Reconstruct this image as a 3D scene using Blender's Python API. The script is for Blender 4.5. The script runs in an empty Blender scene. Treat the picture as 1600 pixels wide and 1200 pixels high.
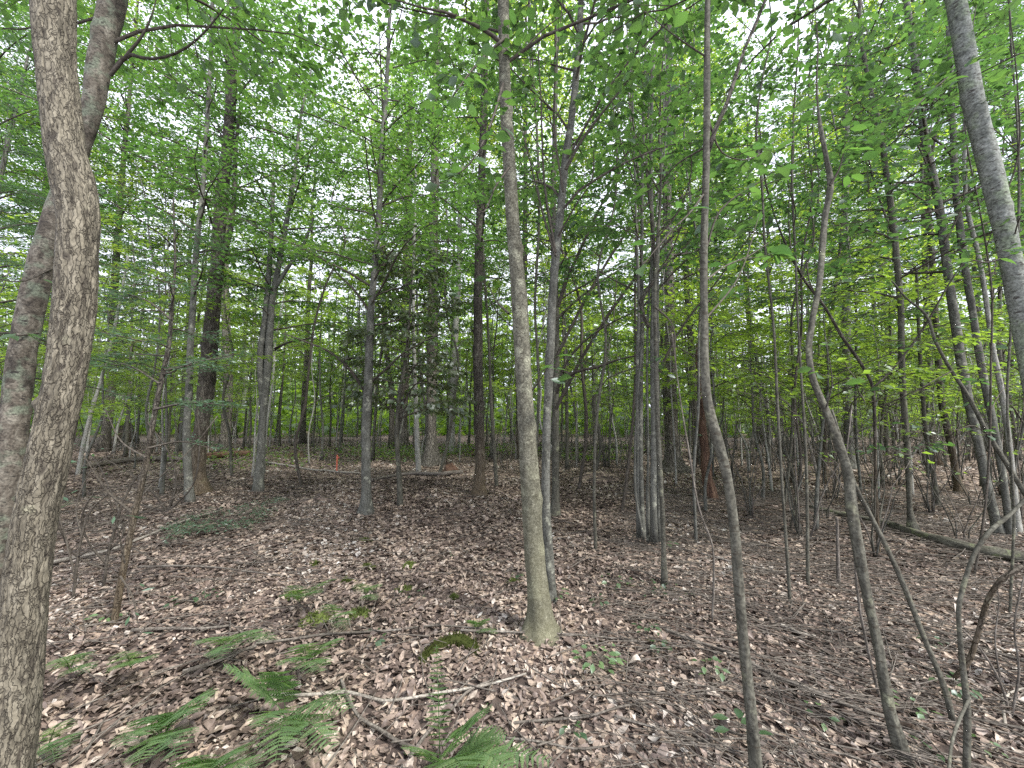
import bpy, math, random
import numpy as np
from mathutils import Matrix, Vector

S = bpy.context.scene
C = S.collection
rng = np.random.default_rng(7)
random.seed(7)

# ------------------------------------------------------------------ camera, sky, sun
CAMZ, PITCH, FPX = 1.60, math.radians(4.8), 600.0        # FPX: focal length in pixels of a 1600 px wide frame
cam = bpy.data.cameras.new('camera'); co = bpy.data.objects.new('camera', cam); C.objects.link(co)
co.location = (0, 0, CAMZ); co.rotation_euler = (math.pi / 2 + PITCH, 0, 0)
cam.sensor_fit = 'HORIZONTAL'; cam.sensor_width = 36; cam.lens = 36 * FPX / 1600
cam.clip_start = 0.05; cam.clip_end = 2000
S.camera = co

SUN_EL, SUN_AZ = math.radians(47), math.radians(128)      # azimuth from +Y towards +X
W = bpy.data.worlds.new('World'); S.world = W; W.use_nodes = True
nt = W.node_tree; nt.nodes.clear()
wo = nt.nodes.new('ShaderNodeOutputWorld'); bg = nt.nodes.new('ShaderNodeBackground')
sky = nt.nodes.new('ShaderNodeTexSky'); sky.sky_type = 'NISHITA'; sky.sun_disc = False
sky.sun_elevation = SUN_EL; sky.sun_rotation = SUN_AZ; sky.dust_density = 3.0; sky.air_density = 1.0
wt = nt.nodes.new('ShaderNodeTexCoord'); wn = nt.nodes.new('ShaderNodeTexNoise')
wn.inputs['Scale'].default_value = 2.2; wn.inputs['Detail'].default_value = 5
wr = nt.nodes.new('ShaderNodeMapRange'); wr.inputs[1].default_value = .34; wr.inputs[2].default_value = .5
wr.inputs[3].default_value = .55; wr.inputs[4].default_value = .95
wm = nt.nodes.new('ShaderNodeMix'); wm.data_type = 'RGBA'
wm.inputs[7].default_value = (8.2, 8.5, 9.8, 1)           # bright thin overcast
nt.links.new(wt.outputs['Generated'], wn.inputs['Vector']); nt.links.new(wn.outputs['Fac'], wr.inputs[0])
nt.links.new(wr.outputs[0], wm.inputs[0]); nt.links.new(sky.outputs[0], wm.inputs[6])
nt.links.new(wm.outputs[2], bg.inputs['Color']); bg.inputs['Strength'].default_value = 0.085
nt.links.new(bg.outputs[0], wo.inputs['Surface'])
sun = bpy.data.lights.new('sun', 'SUN'); sun.energy = 2.8; sun.angle = math.radians(9); sun.color = (1, .965, .91)
so = bpy.data.objects.new('sun', sun); C.objects.link(so)
so.rotation_euler = Vector((math.sin(SUN_AZ) * math.cos(SUN_EL), math.cos(SUN_AZ) * math.cos(SUN_EL), math.sin(SUN_EL))).to_track_quat('Z', 'Y').to_euler()
S.view_settings.view_transform = 'Standard'; S.view_settings.look = 'None'
S.view_settings.exposure = 1.6; S.view_settings.gamma = 1
S.render.engine = 'CYCLES'
cy = S.cycles
cy.max_bounces = 12; cy.diffuse_bounces = 9; cy.glossy_bounces = 1; cy.transmission_bounces = 8; cy.transparent_max_bounces = 4
cy.use_denoising = False; cy.caustics_reflective = False; cy.caustics_refractive = False
try: cy.denoising_prefilter = 'ACCURATE'
except Exception: pass

# ------------------------------------------------------------------ geometry helpers
FWD = np.array([0, math.cos(PITCH), math.sin(PITCH)]); UP = np.array([0, -math.sin(PITCH), math.cos(PITCH)]); RT = np.array([1., 0, 0])
CAM = np.array([0, 0, CAMZ])
_h = [(rng.uniform(0, 6.28), rng.uniform(0, 6.28)) for _ in range(24)]
def gh(x, y):
    """height of the forest floor"""
    x = np.asarray(x, float); y = np.asarray(y, float)
    z = 0
    for i, (f, a) in enumerate([(.16, .10), (.31, .06), (.7, .035), (1.3, .022), (2.6, .012), (5.1, .006)]):
        for k in range(3):
            p, q = _h[i * 3 + k]
            z = z + a * .6 * np.sin(f * (x * math.cos(q) + y * math.sin(q)) * 2 + p)
    for mx, my, mr, ma in [(2.0, 9.6, .8, .16), (-5.2, 9.5, 1.2, .12), (4.6, 6.0, 1.5, .08), (-.55, 2.7, .35, .05)]:
        z = z + ma * np.exp(-((x - mx) ** 2 + (y - my) ** 2) / mr ** 2)
    near = np.clip((np.hypot(x, y) - .5) / 3, 0.25, 1)
    return z * near
def ray(u, v): return FWD + (u - 800) / FPX * RT + (600 - v) / FPX * UP
def at(u, v, Y):
    d = ray(u, v); return CAM + d * (Y / d[1])
def ground_at(u, v):
    """where the line of sight through a pixel meets the forest floor"""
    d = ray(u, v); t = 1.0
    for _ in range(60):
        p = CAM + d * t
        e = p[2] - float(gh(p[0], p[1]))
        if abs(e) < .002 or t > 80: break
        t = max(.3, t + .8 * e / max(.02, -d[2]))
    return CAM + d * t
def project(P):
    """pixel position and depth of points"""
    P = np.atleast_2d(P) - CAM
    z = P @ FWD; z2 = np.where(np.abs(z) < .05, .05, z)
    return 800 + FPX * (P @ RT) / z2, 600 - FPX * (P @ UP) / z2, z

def mesh(name, V, quads=None, tris=None, attrs=None, mats=(), midx=None, smooth=True):
    me = bpy.data.meshes.new(name)
    V = np.asarray(V, np.float32); nq = 0 if quads is None else len(quads); ntr = 0 if tris is None else len(tris)
    me.vertices.add(len(V)); me.vertices.foreach_set('co', V.ravel())
    L = []
    if nq: L.append(np.asarray(quads, np.int32).ravel())
    if ntr: L.append(np.asarray(tris, np.int32).ravel())
    L = np.concatenate(L) if L else np.zeros(0, np.int32)
    me.loops.add(len(L)); me.loops.foreach_set('vertex_index', L)
    me.polygons.add(nq + ntr)
    st = np.concatenate([np.arange(nq) * 4, nq * 4 + np.arange(ntr) * 3]).astype(np.int32)
    me.polygons.foreach_set('loop_start', st)
    me.polygons.foreach_set('use_smooth', np.full(nq + ntr, smooth, bool))
    for m in mats: me.materials.append(m)
    if midx is not None: me.polygons.foreach_set('material_index', np.asarray(midx, np.int32))
    for k, a in (attrs or {}).items():
        a = np.asarray(a, np.float32)
        if a.ndim == 1: me.attributes.new(k, 'FLOAT', 'POINT').data.foreach_set('value', a)
        else: me.attributes.new(k, 'FLOAT_VECTOR', 'POINT').data.foreach_set('vector', a.ravel())
    me.update(calc_edges=True)
    return me
def link(name, me, parent=None, kind=None):
    o = bpy.data.objects.new(name, me); C.objects.link(o)
    if parent is not None:
        o.parent = parent
        o.matrix_parent_inverse = Matrix.Translation(-parent.location) if parent.parent is None and not parent.rotation_euler[2] else Matrix.Identity(4)
    if kind: o['kind'] = kind
    return o
LABELS = set()
def thing(name, label, cat, loc, group=None):
    o = bpy.data.objects.new(name, None); C.objects.link(o); o.location = tuple(float(c) for c in loc)
    o.empty_display_size = .1
    return tag(o, label, cat, group)
def tag(o, label, cat, group=None):
    o['label'] = label; o['category'] = cat
    if group: o['group'] = group
    return o

def smooth_path(P, m):
    P = np.asarray(P, float); n = len(P)
    if n == 2:
        return P[0] + (P[1] - P[0]) * np.linspace(0, 1, m)[:, None]
    d = np.concatenate([[0], np.cumsum(np.linalg.norm(np.diff(P[:, :3], axis=0), axis=1) + 1e-6)])
    tq = np.linspace(0, d[-1], m)
    i = np.clip(np.searchsorted(d, tq, side='right') - 1, 0, n - 2)
    T = np.gradient(P, d, axis=0)
    hh = (d[i + 1] - d[i])[:, None]; s = ((tq - d[i])[:, None]) / hh
    return (2*s**3-3*s**2+1)*P[i] + (s**3-2*s**2+s)*hh*T[i] + (-2*s**3+3*s**2)*P[i+1] + (s**3-s**2)*hh*T[i+1]

def noise2(a, b, seed=0):
    """cheap value noise on numpy arrays, -1..1"""
    ia = np.floor(a).astype(np.int64); ib = np.floor(b).astype(np.int64); fa = a - ia; fb = b - ib
    fa = fa*fa*(3-2*fa); fb = fb*fb*(3-2*fb)
    def hsh(x, y):
        n = (x * 374761393 + y * 668265263 + seed * 974711) & 0x7fffffff
        n = ((n ^ (n >> 13)) * 1274126177) & 0x7fffffff
        return ((n ^ (n >> 16)) & 0xffff) / 32767.5 - 1
    return (hsh(ia, ib)*(1-fa)+hsh(ia+1, ib)*fa)*(1-fb) + (hsh(ia, ib+1)*(1-fa)+hsh(ia+1, ib+1)*fa)*fb

FIS = [None]
def tube(P, R, k=12, seed=0, lump=.06, flare=0., flare_h=.15, relief=0., knots=()):
    """a trunk or limb along P with radius R: returns verts, quads, tris, bark coordinates"""
    P = np.asarray(P, float); R = np.asarray(R, float); m = len(P)
    T = np.gradient(P, axis=0); T /= np.linalg.norm(T, axis=1)[:, None] + 1e-9
    ref = np.array([0., 1, 0]) if abs(T[0][1]) < .8 else np.array([1., 0, 0])
    A = np.zeros_like(P); a = np.cross(T[0], ref); a /= np.linalg.norm(a)
    for i in range(m):
        a = a - T[i] * (a @ T[i]); a /= np.linalg.norm(a); A[i] = a
    B = np.cross(T, A)
    th = np.linspace(0, 2*np.pi, k, endpoint=False)
    s = np.concatenate([[0], np.cumsum(np.linalg.norm(np.diff(P, axis=0), axis=1))])
    ss, tt = np.meshgrid(s, th, indexing='ij')
    rr = np.repeat(R[:, None], k, 1)
    x1 = np.cos(tt); x2 = np.sin(tt)
    rr = rr * (1 + lump * noise2(ss * 5 + x1 * 1.3 + seed * 3.1, x2 * 1.7 + 9, seed) + lump * .6 * noise2(ss * 14 + x1 * 2, x2 * 2.5 + 3, seed + 1))
    if flare:
        lob = 1 + .45 * np.cos(tt * 4 + seed) + .3 * np.cos(tt * 7 + seed * 2)
        rr = rr * (1 + flare * np.exp(-ss / flare_h) * lob)
    if relief:
        # plates of bark standing proud between crooked fissures
        c = R[:, None] * tt
        q = c * 52 + .55 * noise2(ss * 16, c * 22, seed + 6) + .35 * noise2(ss * 40, c * 60, seed + 8) + 1.1 * noise2(ss * 2.2, c * 5, seed + 2)
        w1 = ss * 11 + .8 * noise2(c * 34, ss * 9, seed + 5)
        fiss = np.abs(noise2(q, w1, seed + 7)); fiss2 = np.abs(noise2(q * 2.1 + 7, ss * 34, seed + 9))
        plate = np.clip(fiss * 3.4, 0, 1) * .65 + np.clip(fiss2 * 2.6, 0, 1) * .35
        rr = rr + relief * (plate - .8)
    for (ks, kt, kr, ka) in knots:
        dt = (tt - kt + np.pi) % (2*np.pi) - np.pi
        rr = rr + ka * np.exp(-((ss - ks)**2 + (dt * R[:, None])**2) / kr**2)
    FIS[0] = plate if relief else np.ones_like(rr)
    V = P[:, None, :] + rr[..., None] * (x1[..., None] * A[:, None, :] + x2[..., None] * B[:, None, :])
    V = V.reshape(-1, 3)
    bk = np.stack([R[:, None] * x1 * np.ones_like(ss), R[:, None] * x2, ss + seed * 1.7], -1).reshape(-1, 3)
    i = np.arange(m - 1)[:, None] * k; j = np.arange(k)[None, :]; j2 = (j + 1) % k
    Q = np.stack([i + j, i + j2, i + k + j2, i + k + j], -1).reshape(-1, 4)
    V = np.vstack([V, P[-1] + T[-1] * R[-1] * .4, P[0] - T[0] * R[0] * .2])
    bk = np.vstack([bk, [0, 0, s[-1]], [0, 0, 0]])
    e = (m - 1) * k; jj = np.arange(k)
    tr = np.concatenate([np.stack([e + jj, e + (jj + 1) % k, np.full(k, m*k)], 1), np.stack([(jj + 1) % k, jj, np.full(k, m*k+1)], 1)])
    return V, Q, tr, bk
def tube_obj(name, P, R, mat, parent=None, **kw):
    V, Q, tr, bk = tube(P, R, **kw)
    at_ = {'bk': bk}
    if kw.get('relief'): at_['fis'] = np.concatenate([FIS[0].ravel(), [1, 1]])
    return link(name, mesh(name, V, Q, tr, at_, [mat]), parent)

def prisms(P0, P1, R0, R1, k=3):
    """many thin twigs at once"""
    P0 = np.asarray(P0, float); P1 = np.asarray(P1, float); n = len(P0)
    D = P1 - P0; D /= np.linalg.norm(D, axis=1)[:, None] + 1e-9
    ref = np.where((np.abs(D[:, 2]) < .9)[:, None], [[0., 0, 1]], [[1., 0, 0]])
    A = np.cross(D, ref); A /= np.linalg.norm(A, axis=1)[:, None]; B = np.cross(D, A)
    th = np.arange(k) * 2*np.pi/k
    off = np.cos(th)[None, :, None] * A[:, None] + np.sin(th)[None, :, None] * B[:, None]
    V = np.concatenate([P0[:, None] + off * np.asarray(R0)[:, None, None], P1[:, None] + off * np.asarray(R1)[:, None, None]], 1).reshape(-1, 3)
    j = np.arange(k); q = np.stack([j, (j+1) % k, k + (j+1) % k, k + j], 1)
    Q = (np.arange(n)[:, None, None] * 2*k + q[None]).reshape(-1, 4)
    L = np.linalg.norm(P1 - P0, axis=1)
    bk = np.concatenate([off * np.asarray(R0)[:, None, None] + [0, 0, 0], off * np.asarray(R1)[:, None, None] + np.stack([0*L, 0*L, L], 1)[:, None]], 1).reshape(-1, 3)
    return V, Q, bk

# leaf outlines: (along, across, up), faces
LEAF_FAR = (np.array([[0, 0, 0], [.45, -.29, .07], [.45, .29, .07], [1, 0, -.04]]), [(0, 1, 3), (0, 3, 2)])
LEAF_MID = (np.array([[0, 0, 0], [.3, -.25, .05], [.3, .25, .05], [.68, -.24, .04], [.68, .24, .04], [1, 0, -.1], [.5, 0, 0]]),
            [(0, 1, 6), (0, 6, 2), (1, 3, 6), (2, 6, 4), (3, 5, 6), (6, 5, 4)])
LEAF_NEAR = (np.array([[-.12, 0, .03], [0, 0, 0], [.3, 0, -.01], [.6, 0, -.03], [.85, 0, -.08], [1.02, 0, -.15],
                       [.06, -.12, .01], [.28, -.27, .05], [.58, -.28, .04], [.84, -.13, -.03],
                       [.06, .12, .01], [.28, .27, .05], [.58, .28, .04], [.84, .13, -.03]]),
             [(1, 6, 2), (6, 7, 2), (2, 7, 8), (2, 8, 3), (3, 8, 9), (3, 9, 4), (4, 9, 5),
              (1, 2, 10), (10, 2, 11), (2, 12, 11), (2, 3, 12), (3, 13, 12), (3, 4, 13), (4, 5, 13), (0, 6, 1), (0, 1, 10)])
NEEDLE = (np.array([[0, 0, 0], [.5, -.11, 0], [.5, .11, 0], [1, 0, 0]]), [(0, 1, 3), (0, 3, 2)])
def unit(v): return v / (np.linalg.norm(v, axis=-1, keepdims=True) + 1e-9)
def leaves(P, D, N, Sz, shape, lr=None, wid=1.0):
    P = np.asarray(P, float); n = len(P); t, f = shape; f = np.asarray(f); k = len(t)
    D = unit(D); sd = unit(np.cross(N, D)); N = np.cross(D, sd)
    sz = np.asarray(Sz)[:, None, None]
    V = P[:, None] + sz * (t[None, :, 0:1] * D[:, None] + wid * t[None, :, 1:2] * sd[:, None] + t[None, :, 2:3] * N[:, None])
    F = (np.arange(n)[:, None, None] * k + f[None]).reshape(-1, 3)
    lr = rng.random(n) if lr is None else lr
    return V.reshape(-1, 3), F, np.repeat(lr, k)

# ------------------------------------------------------------------ materials
def newmat(name):
    m = bpy.data.materials.new(name); m.use_nodes = True; m.node_tree.nodes.clear(); return m, m.node_tree
def ramp(t, stops, interp='LINEAR'):
    r = t.nodes.new('ShaderNodeValToRGB'); e = r.color_ramp; e.interpolation = interp
    while len(e.elements) < len(stops): e.elements.new(.5)
    for el, (p, c) in zip(e.elements, stops): el.position = p; el.color = (*c, 1)
    return r
def leaf_mat(name, cols, trans=.45, gloss=.06, tcol=(1.1, 1.2, .58), hue_spread=1.):
    m, t = newmat(name); N = t.nodes.new; L = t.links.new
    o = N('ShaderNodeOutputMaterial'); a = N('ShaderNodeAttribute'); a.attribute_name = 'lr'
    oi = N('ShaderNodeObjectInfo')
    ad = N('ShaderNodeMath'); ad.operation = 'ADD'; L(a.outputs['Fac'], ad.inputs[0]); L(oi.outputs['Random'], ad.inputs[1])
    hf = N('ShaderNodeMath'); hf.operation = 'MULTIPLY'; L(ad.outputs[0], hf.inputs[0]); hf.inputs[1].default_value = .5
    r = ramp(t, [(i / (len(cols) - 1), c) for i, c in enumerate(cols)]); L(hf.outputs[0], r.inputs[0])
    d = N('ShaderNodeBsdfDiffuse'); L(r.outputs[0], d.inputs['Color'])
    tc = N('ShaderNodeMix'); tc.data_type = 'RGBA'; tc.blend_type = 'MULTIPLY'; tc.inputs[0].default_value = 1
    L(r.outputs[0], tc.inputs[6]); tc.inputs[7].default_value = (*[c * 2.4 for c in tcol], 1)
    tr = N('ShaderNodeBsdfTranslucent'); L(tc.outputs[2], tr.inputs['Color'])
    mx = N('ShaderNodeMixShader'); mx.inputs[0].default_value = trans; L(d.outputs[0], mx.inputs[1]); L(tr.outputs[0], mx.inputs[2])
    g = N('ShaderNodeBsdfGlossy'); g.inputs['Roughness'].default_value = .45; g.inputs['Color'].default_value = (.9, .95, 1, 1)
    m2 = N('ShaderNodeMixShader'); m2.inputs[0].default_value = gloss; L(mx.outputs[0], m2.inputs[1]); L(g.outputs[0], m2.inputs[2])
    L(m2.outputs[0], o.inputs['Surface']); return m
def bark_mat(name, dark, mid, light, along=3., around=26., bump=.5, lichen=None, lichen_at=.62, moss=None, band=None, bdist=.01, crack=None, plates=None, speck=(.4, 1.55)):
    """bark in trunk coordinates: streaks along the stem, flecks, optional lichen patches, horizontal bands, moss low down"""
    m, t = newmat(name); N = t.nodes.new; L = t.links.new
    o = N('ShaderNodeOutputMaterial'); b = N('ShaderNodeBsdfPrincipled'); b.inputs['Roughness'].default_value = .9
    b.inputs['Specular IOR Level'].default_value = .25
    a = N('ShaderNodeAttribute'); a.attribute_name = 'bk'
    oi = N('ShaderNodeObjectInfo'); off = N('ShaderNodeVectorMath'); off.operation = 'ADD'
    cx = N('ShaderNodeCombineXYZ'); L(oi.outputs['Random'], cx.inputs[0]); L(oi.outputs['Random'], cx.inputs[2])
    L(a.outputs['Vector'], off.inputs[0]); L(cx.outputs[0], off.inputs[1])
    mp = N('ShaderNodeMapping'); mp.inputs['Scale'].default_value = (around, around, along); L(off.outputs[0], mp.inputs['Vector'])
    n1 = N('ShaderNodeTexNoise'); n1.inputs['Scale'].default_value = 1.; n1.inputs['Detail'].default_value = 6; n1.inputs['Roughness'].default_value = .65
    L(mp.outputs[0], n1.inputs['Vector'])
    n1.inputs['Distortion'].default_value = .6
    r = ramp(t, [(.3, dark), (.48, mid), (.72, light)]); L(n1.outputs['Fac'], r.inputs[0])
    col = r.outputs[0]; hgt = n1.outputs['Fac']
    n2 = N('ShaderNodeTexNoise'); n2.inputs['Scale'].default_value = 9; n2.inputs['Detail'].default_value = 5; L(off.outputs[0], n2.inputs['Vector'])
    def mixin(col, fac, c, mode='MIX'):
        x = N('ShaderNodeMix'); x.data_type = 'RGBA'; x.blend_type = mode; L(fac, x.inputs[0]); L(col, x.inputs[6])
        if isinstance(c, tuple): x.inputs[7].default_value = (*c, 1)
        else: L(c, x.inputs[7])
        return x.outputs[2]
    if lichen:
        v = N('ShaderNodeMapRange'); v.inputs[1].default_value = lichen_at - .06; v.inputs[2].default_value = lichen_at + .06; v.inputs[4].default_value = .85
        L(n2.outputs['Fac'], v.inputs[0]); col = mixin(col, v.outputs[0], lichen)
    # fine speckle
    n3 = N('ShaderNodeTexNoise'); n3.inputs['Scale'].default_value = 75; n3.inputs['Detail'].default_value = 3; L(off.outputs[0], n3.inputs['Vector'])
    v3 = N('ShaderNodeMapRange'); v3.inputs[1].default_value = .25; v3.inputs[2].default_value = .75; v3.inputs[3].default_value = speck[0]; v3.inputs[4].default_value = speck[1]
    L(n3.outputs['Fac'], v3.inputs[0])
    x = N('ShaderNodeVectorMath'); x.operation = 'SCALE'; L(col, x.inputs[0]); L(v3.outputs[0], x.inputs['Scale']); col = x.outputs[0]
    if band:
        mb = N('ShaderNodeMapping'); mb.inputs['Scale'].default_value = (26, 26, 75); L(off.outputs[0], mb.inputs['Vector'])
        nb = N('ShaderNodeTexNoise'); nb.inputs['Scale'].default_value = 1; nb.inputs['Detail'].default_value = 3; L(mb.outputs[0], nb.inputs['Vector'])
        vb = N('ShaderNodeMapRange'); vb.inputs[1].default_value = .6; vb.inputs[2].default_value = .67; L(nb.outputs['Fac'], vb.inputs[0])
        col = mixin(col, vb.outputs[0], band)
    if crack:
        fa = N('ShaderNodeAttribute'); fa.attribute_name = 'fis'
        vf = N('ShaderNodeMapRange'); vf.inputs[1].default_value = .62; vf.inputs[2].default_value = .18; vf.inputs[4].default_value = .9; L(fa.outputs['Fac'], vf.inputs[0])
        col = mixin(col, vf.outputs[0], crack)
    if plates:
        nd = N('ShaderNodeTexNoise'); nd.inputs['Scale'].default_value = 28; nd.inputs['Detail'].default_value = 3; L(off.outputs[0], nd.inputs['Vector'])
        ds = N('ShaderNodeVectorMath'); ds.operation = 'MULTIPLY_ADD'; L(nd.outputs['Color'], ds.inputs[0]); ds.inputs[1].default_value = (.035, .035, .09); L(off.outputs[0], ds.inputs[2])
        mv = N('ShaderNodeMapping'); mv.inputs['Scale'].default_value = (plates[0], plates[0], plates[1]); L(ds.outputs[0], mv.inputs['Vector'])
        vo = N('ShaderNodeTexVoronoi'); vo.feature = 'DISTANCE_TO_EDGE'; vo.inputs['Scale'].default_value = 1; L(mv.outputs[0], vo.inputs['Vector'])
        ve = N('ShaderNodeMapRange'); ve.inputs[1].default_value = plates[2]; ve.inputs[2].default_value = .0; ve.inputs[4].default_value = .72; L(vo.outputs['Distance'], ve.inputs[0])
        col = mixin(col, ve.outputs[0], plates[3])
        hm = N('ShaderNodeMath'); hm.operation = 'MULTIPLY_ADD'; L(ve.outputs[0], hm.inputs[0]); hm.inputs[1].default_value = -1.2; L(hgt, hm.inputs[2]); hgt = hm.outputs[0]
        vc = N('ShaderNodeTexVoronoi'); vc.inputs['Scale'].default_value = 1; L(mv.outputs[0], vc.inputs['Vector'])
        sc = N('ShaderNodeSeparateColor'); L(vc.outputs['Color'], sc.inputs[0])
        vv = N('ShaderNodeMapRange'); vv.inputs[3].default_value = .8; vv.inputs[4].default_value = 1.25; L(sc.outputs[0], vv.inputs[0])
        xs_ = N('ShaderNodeVectorMath'); xs_.operation = 'SCALE'; L(col, xs_.inputs[0]); L(vv.outputs[0], xs_.inputs['Scale']); col = xs_.outputs[0]
    if moss:
        g = N('ShaderNodeNewGeometry'); sx = N('ShaderNodeSeparateXYZ'); L(g.outputs['Position'], sx.inputs[0])
        vm = N('ShaderNodeMapRange'); vm.inputs[1].default_value = 1.6; vm.inputs[2].default_value = .0; vm.inputs[4].default_value = 1.
        L(sx.outputs['Z'], vm.inputs[0])
        mm = N('ShaderNodeMath'); mm.operation = 'MULTIPLY'; L(vm.outputs[0], mm.inputs[0]); L(n2.outputs['Fac'], mm.inputs[1]); mm.use_clamp = True
        col = mixin(col, mm.outputs[0], moss)
    L(col, b.inputs['Base Color'])
    bp = N('ShaderNodeBump'); bp.inputs['Strength'].default_value = bump; bp.inputs['Distance'].default_value = bdist
    L(hgt, bp.inputs['Height']); L(bp.outputs[0], b.inputs['Normal'])
    L(b.outputs[0], o.inputs['Surface']); return m

M = {}
M['pine'] = bark_mat('pine_bark', (.03, .026, .019), (.12, .108, .081), (.175, .16, .125), along=11, around=52, bump=.8, lichen=(.23, .225, .16), lichen_at=.72, bdist=.01, crack=(.04, .034, .027), plates=(84, 8, .085, (.04, .034, .026)), speck=(.65, 1.35))
M['birch'] = bark_mat('birch_bark', (.065, .07, .06), (.14, .15, .132), (.225, .235, .215), along=16, around=9, bump=.4, lichen=(.16, .19, .13), lichen_at=.58, band=(.045, .042, .036))
M['darkbirch'] = bark_mat('dark_patchy_birch_bark', (.02, .017, .014), (.09, .078, .062), (.21, .195, .16), along=9, around=13, bump=.6, lichen=(.13, .15, .11), lichen_at=.58, band=(.03, .027, .024))  # grey-brown birch, its dark and pale patches are the bark's own colour
M['mottled'] = bark_mat('mottled_bark', (.048, .046, .034), (.105, .102, .078), (.18, .176, .138), along=15, around=24, bump=.6, lichen=(.22, .222, .165), lichen_at=.6, moss=(.15, .145, .085), band=(.06, .055, .04), plates=(80, 60, .06, (.07, .064, .044)))
M['smooth'] = bark_mat('smooth_grey_bark', (.04, .041, .034), (.082, .083, .071), (.14, .142, .125), along=7, around=18, bump=.4, lichen=(.25, .255, .205), lichen_at=.64, band=(.06, .056, .048))
M['olive'] = bark_mat('olive_bark', (.032, .031, .024), (.068, .066, .052), (.118, .116, .093), along=9, around=26, bump=.6, lichen=(.19, .195, .13), lichen_at=.66, band=(.045, .04, .03))
M['dark'] = bark_mat('dark_bark', (.024, .021, .017), (.064, .057, .046), (.125, .114, .095), along=7, around=28, bump=.9, lichen=(.16, .165, .125), lichen_at=.65, moss=(.12, .085, .045), plates=(38, 9, .14, (.022, .019, .015)))
M['old'] = bark_mat('furrowed_bark', (.04, .036, .03), (.14, .128, .105), (.25, .235, .2), along=3.5, around=26, bump=1., bdist=.02, plates=(34, 6, .16, (.03, .026, .021)))
M['twig'] = bark_mat('twig_bark', (.025, .021, .016), (.06, .052, .042), (.11, .098, .08), along=10, around=40, bump=.2)
M['stick'] = bark_mat('dead_wood', (.04, .034, .028), (.10, .088, .074), (.22, .2, .175), along=7, around=60, bump=.5)
M['palestick'] = bark_mat('pale_dead_wood', (.11, .098, .08), (.22, .2, .17), (.38, .355, .31), along=7, around=60, bump=.4)
M['rot'] = bark_mat('rotten_red_wood', (.02, .014, .011), (.085, .048, .032), (.2, .135, .09), along=4, around=34, bump=1., bdist=.02)
M['log'] = bark_mat('mossy_log_bark', (.025, .024, .018), (.065, .063, .048), (.12, .118, .092), along=5, around=22, bump=.6, lichen=(.12, .14, .07), lichen_at=.6)
M['pole'] = bark_mat('pale_pole_bark', (.115, .115, .1), (.215, .213, .19), (.33, .33, .3), along=7, around=26, bump=.3, lichen=(.2, .21, .16), lichen_at=.64)
M['leaf'] = leaf_mat('canopy_leaf', [(.036, .078, .027), (.052, .102, .033), (.075, .13, .038)], trans=.5)
M['leafB'] = leaf_mat('bright_leaf', [(.07, .125, .03), (.1, .165, .038), (.14, .2, .046)], trans=.55, tcol=(1.25, 1.2, .5))
M['leafD'] = leaf_mat('dark_leaf', [(.03, .048, .022), (.045, .066, .028), (.07, .08, .034)], trans=.3)
M['leafN'] = leaf_mat('near_leaf', [(.03, .066, .03), (.045, .088, .034), (.065, .115, .04)], trans=.45, gloss=.06)
M['needle'] = leaf_mat('conifer_needle', [(.04, .078, .047), (.055, .105, .056), (.075, .13, .068)], trans=.3, tcol=(1, 1.1, .7))
M['fern'] = leaf_mat('fern_leaf', [(.07, .125, .055), (.1, .17, .07), (.14, .21, .085)], trans=.42)
M['moss'] = leaf_mat('moss_cushion', [(.06, .08, .025), (.09, .115, .033), (.12, .15, .05)], trans=.1, gloss=0.)
M['darkmoss'] = leaf_mat('dark_moss', [(.025, .032, .01), (.04, .048, .015), (.06, .07, .022)], trans=.1, gloss=0.)

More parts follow.
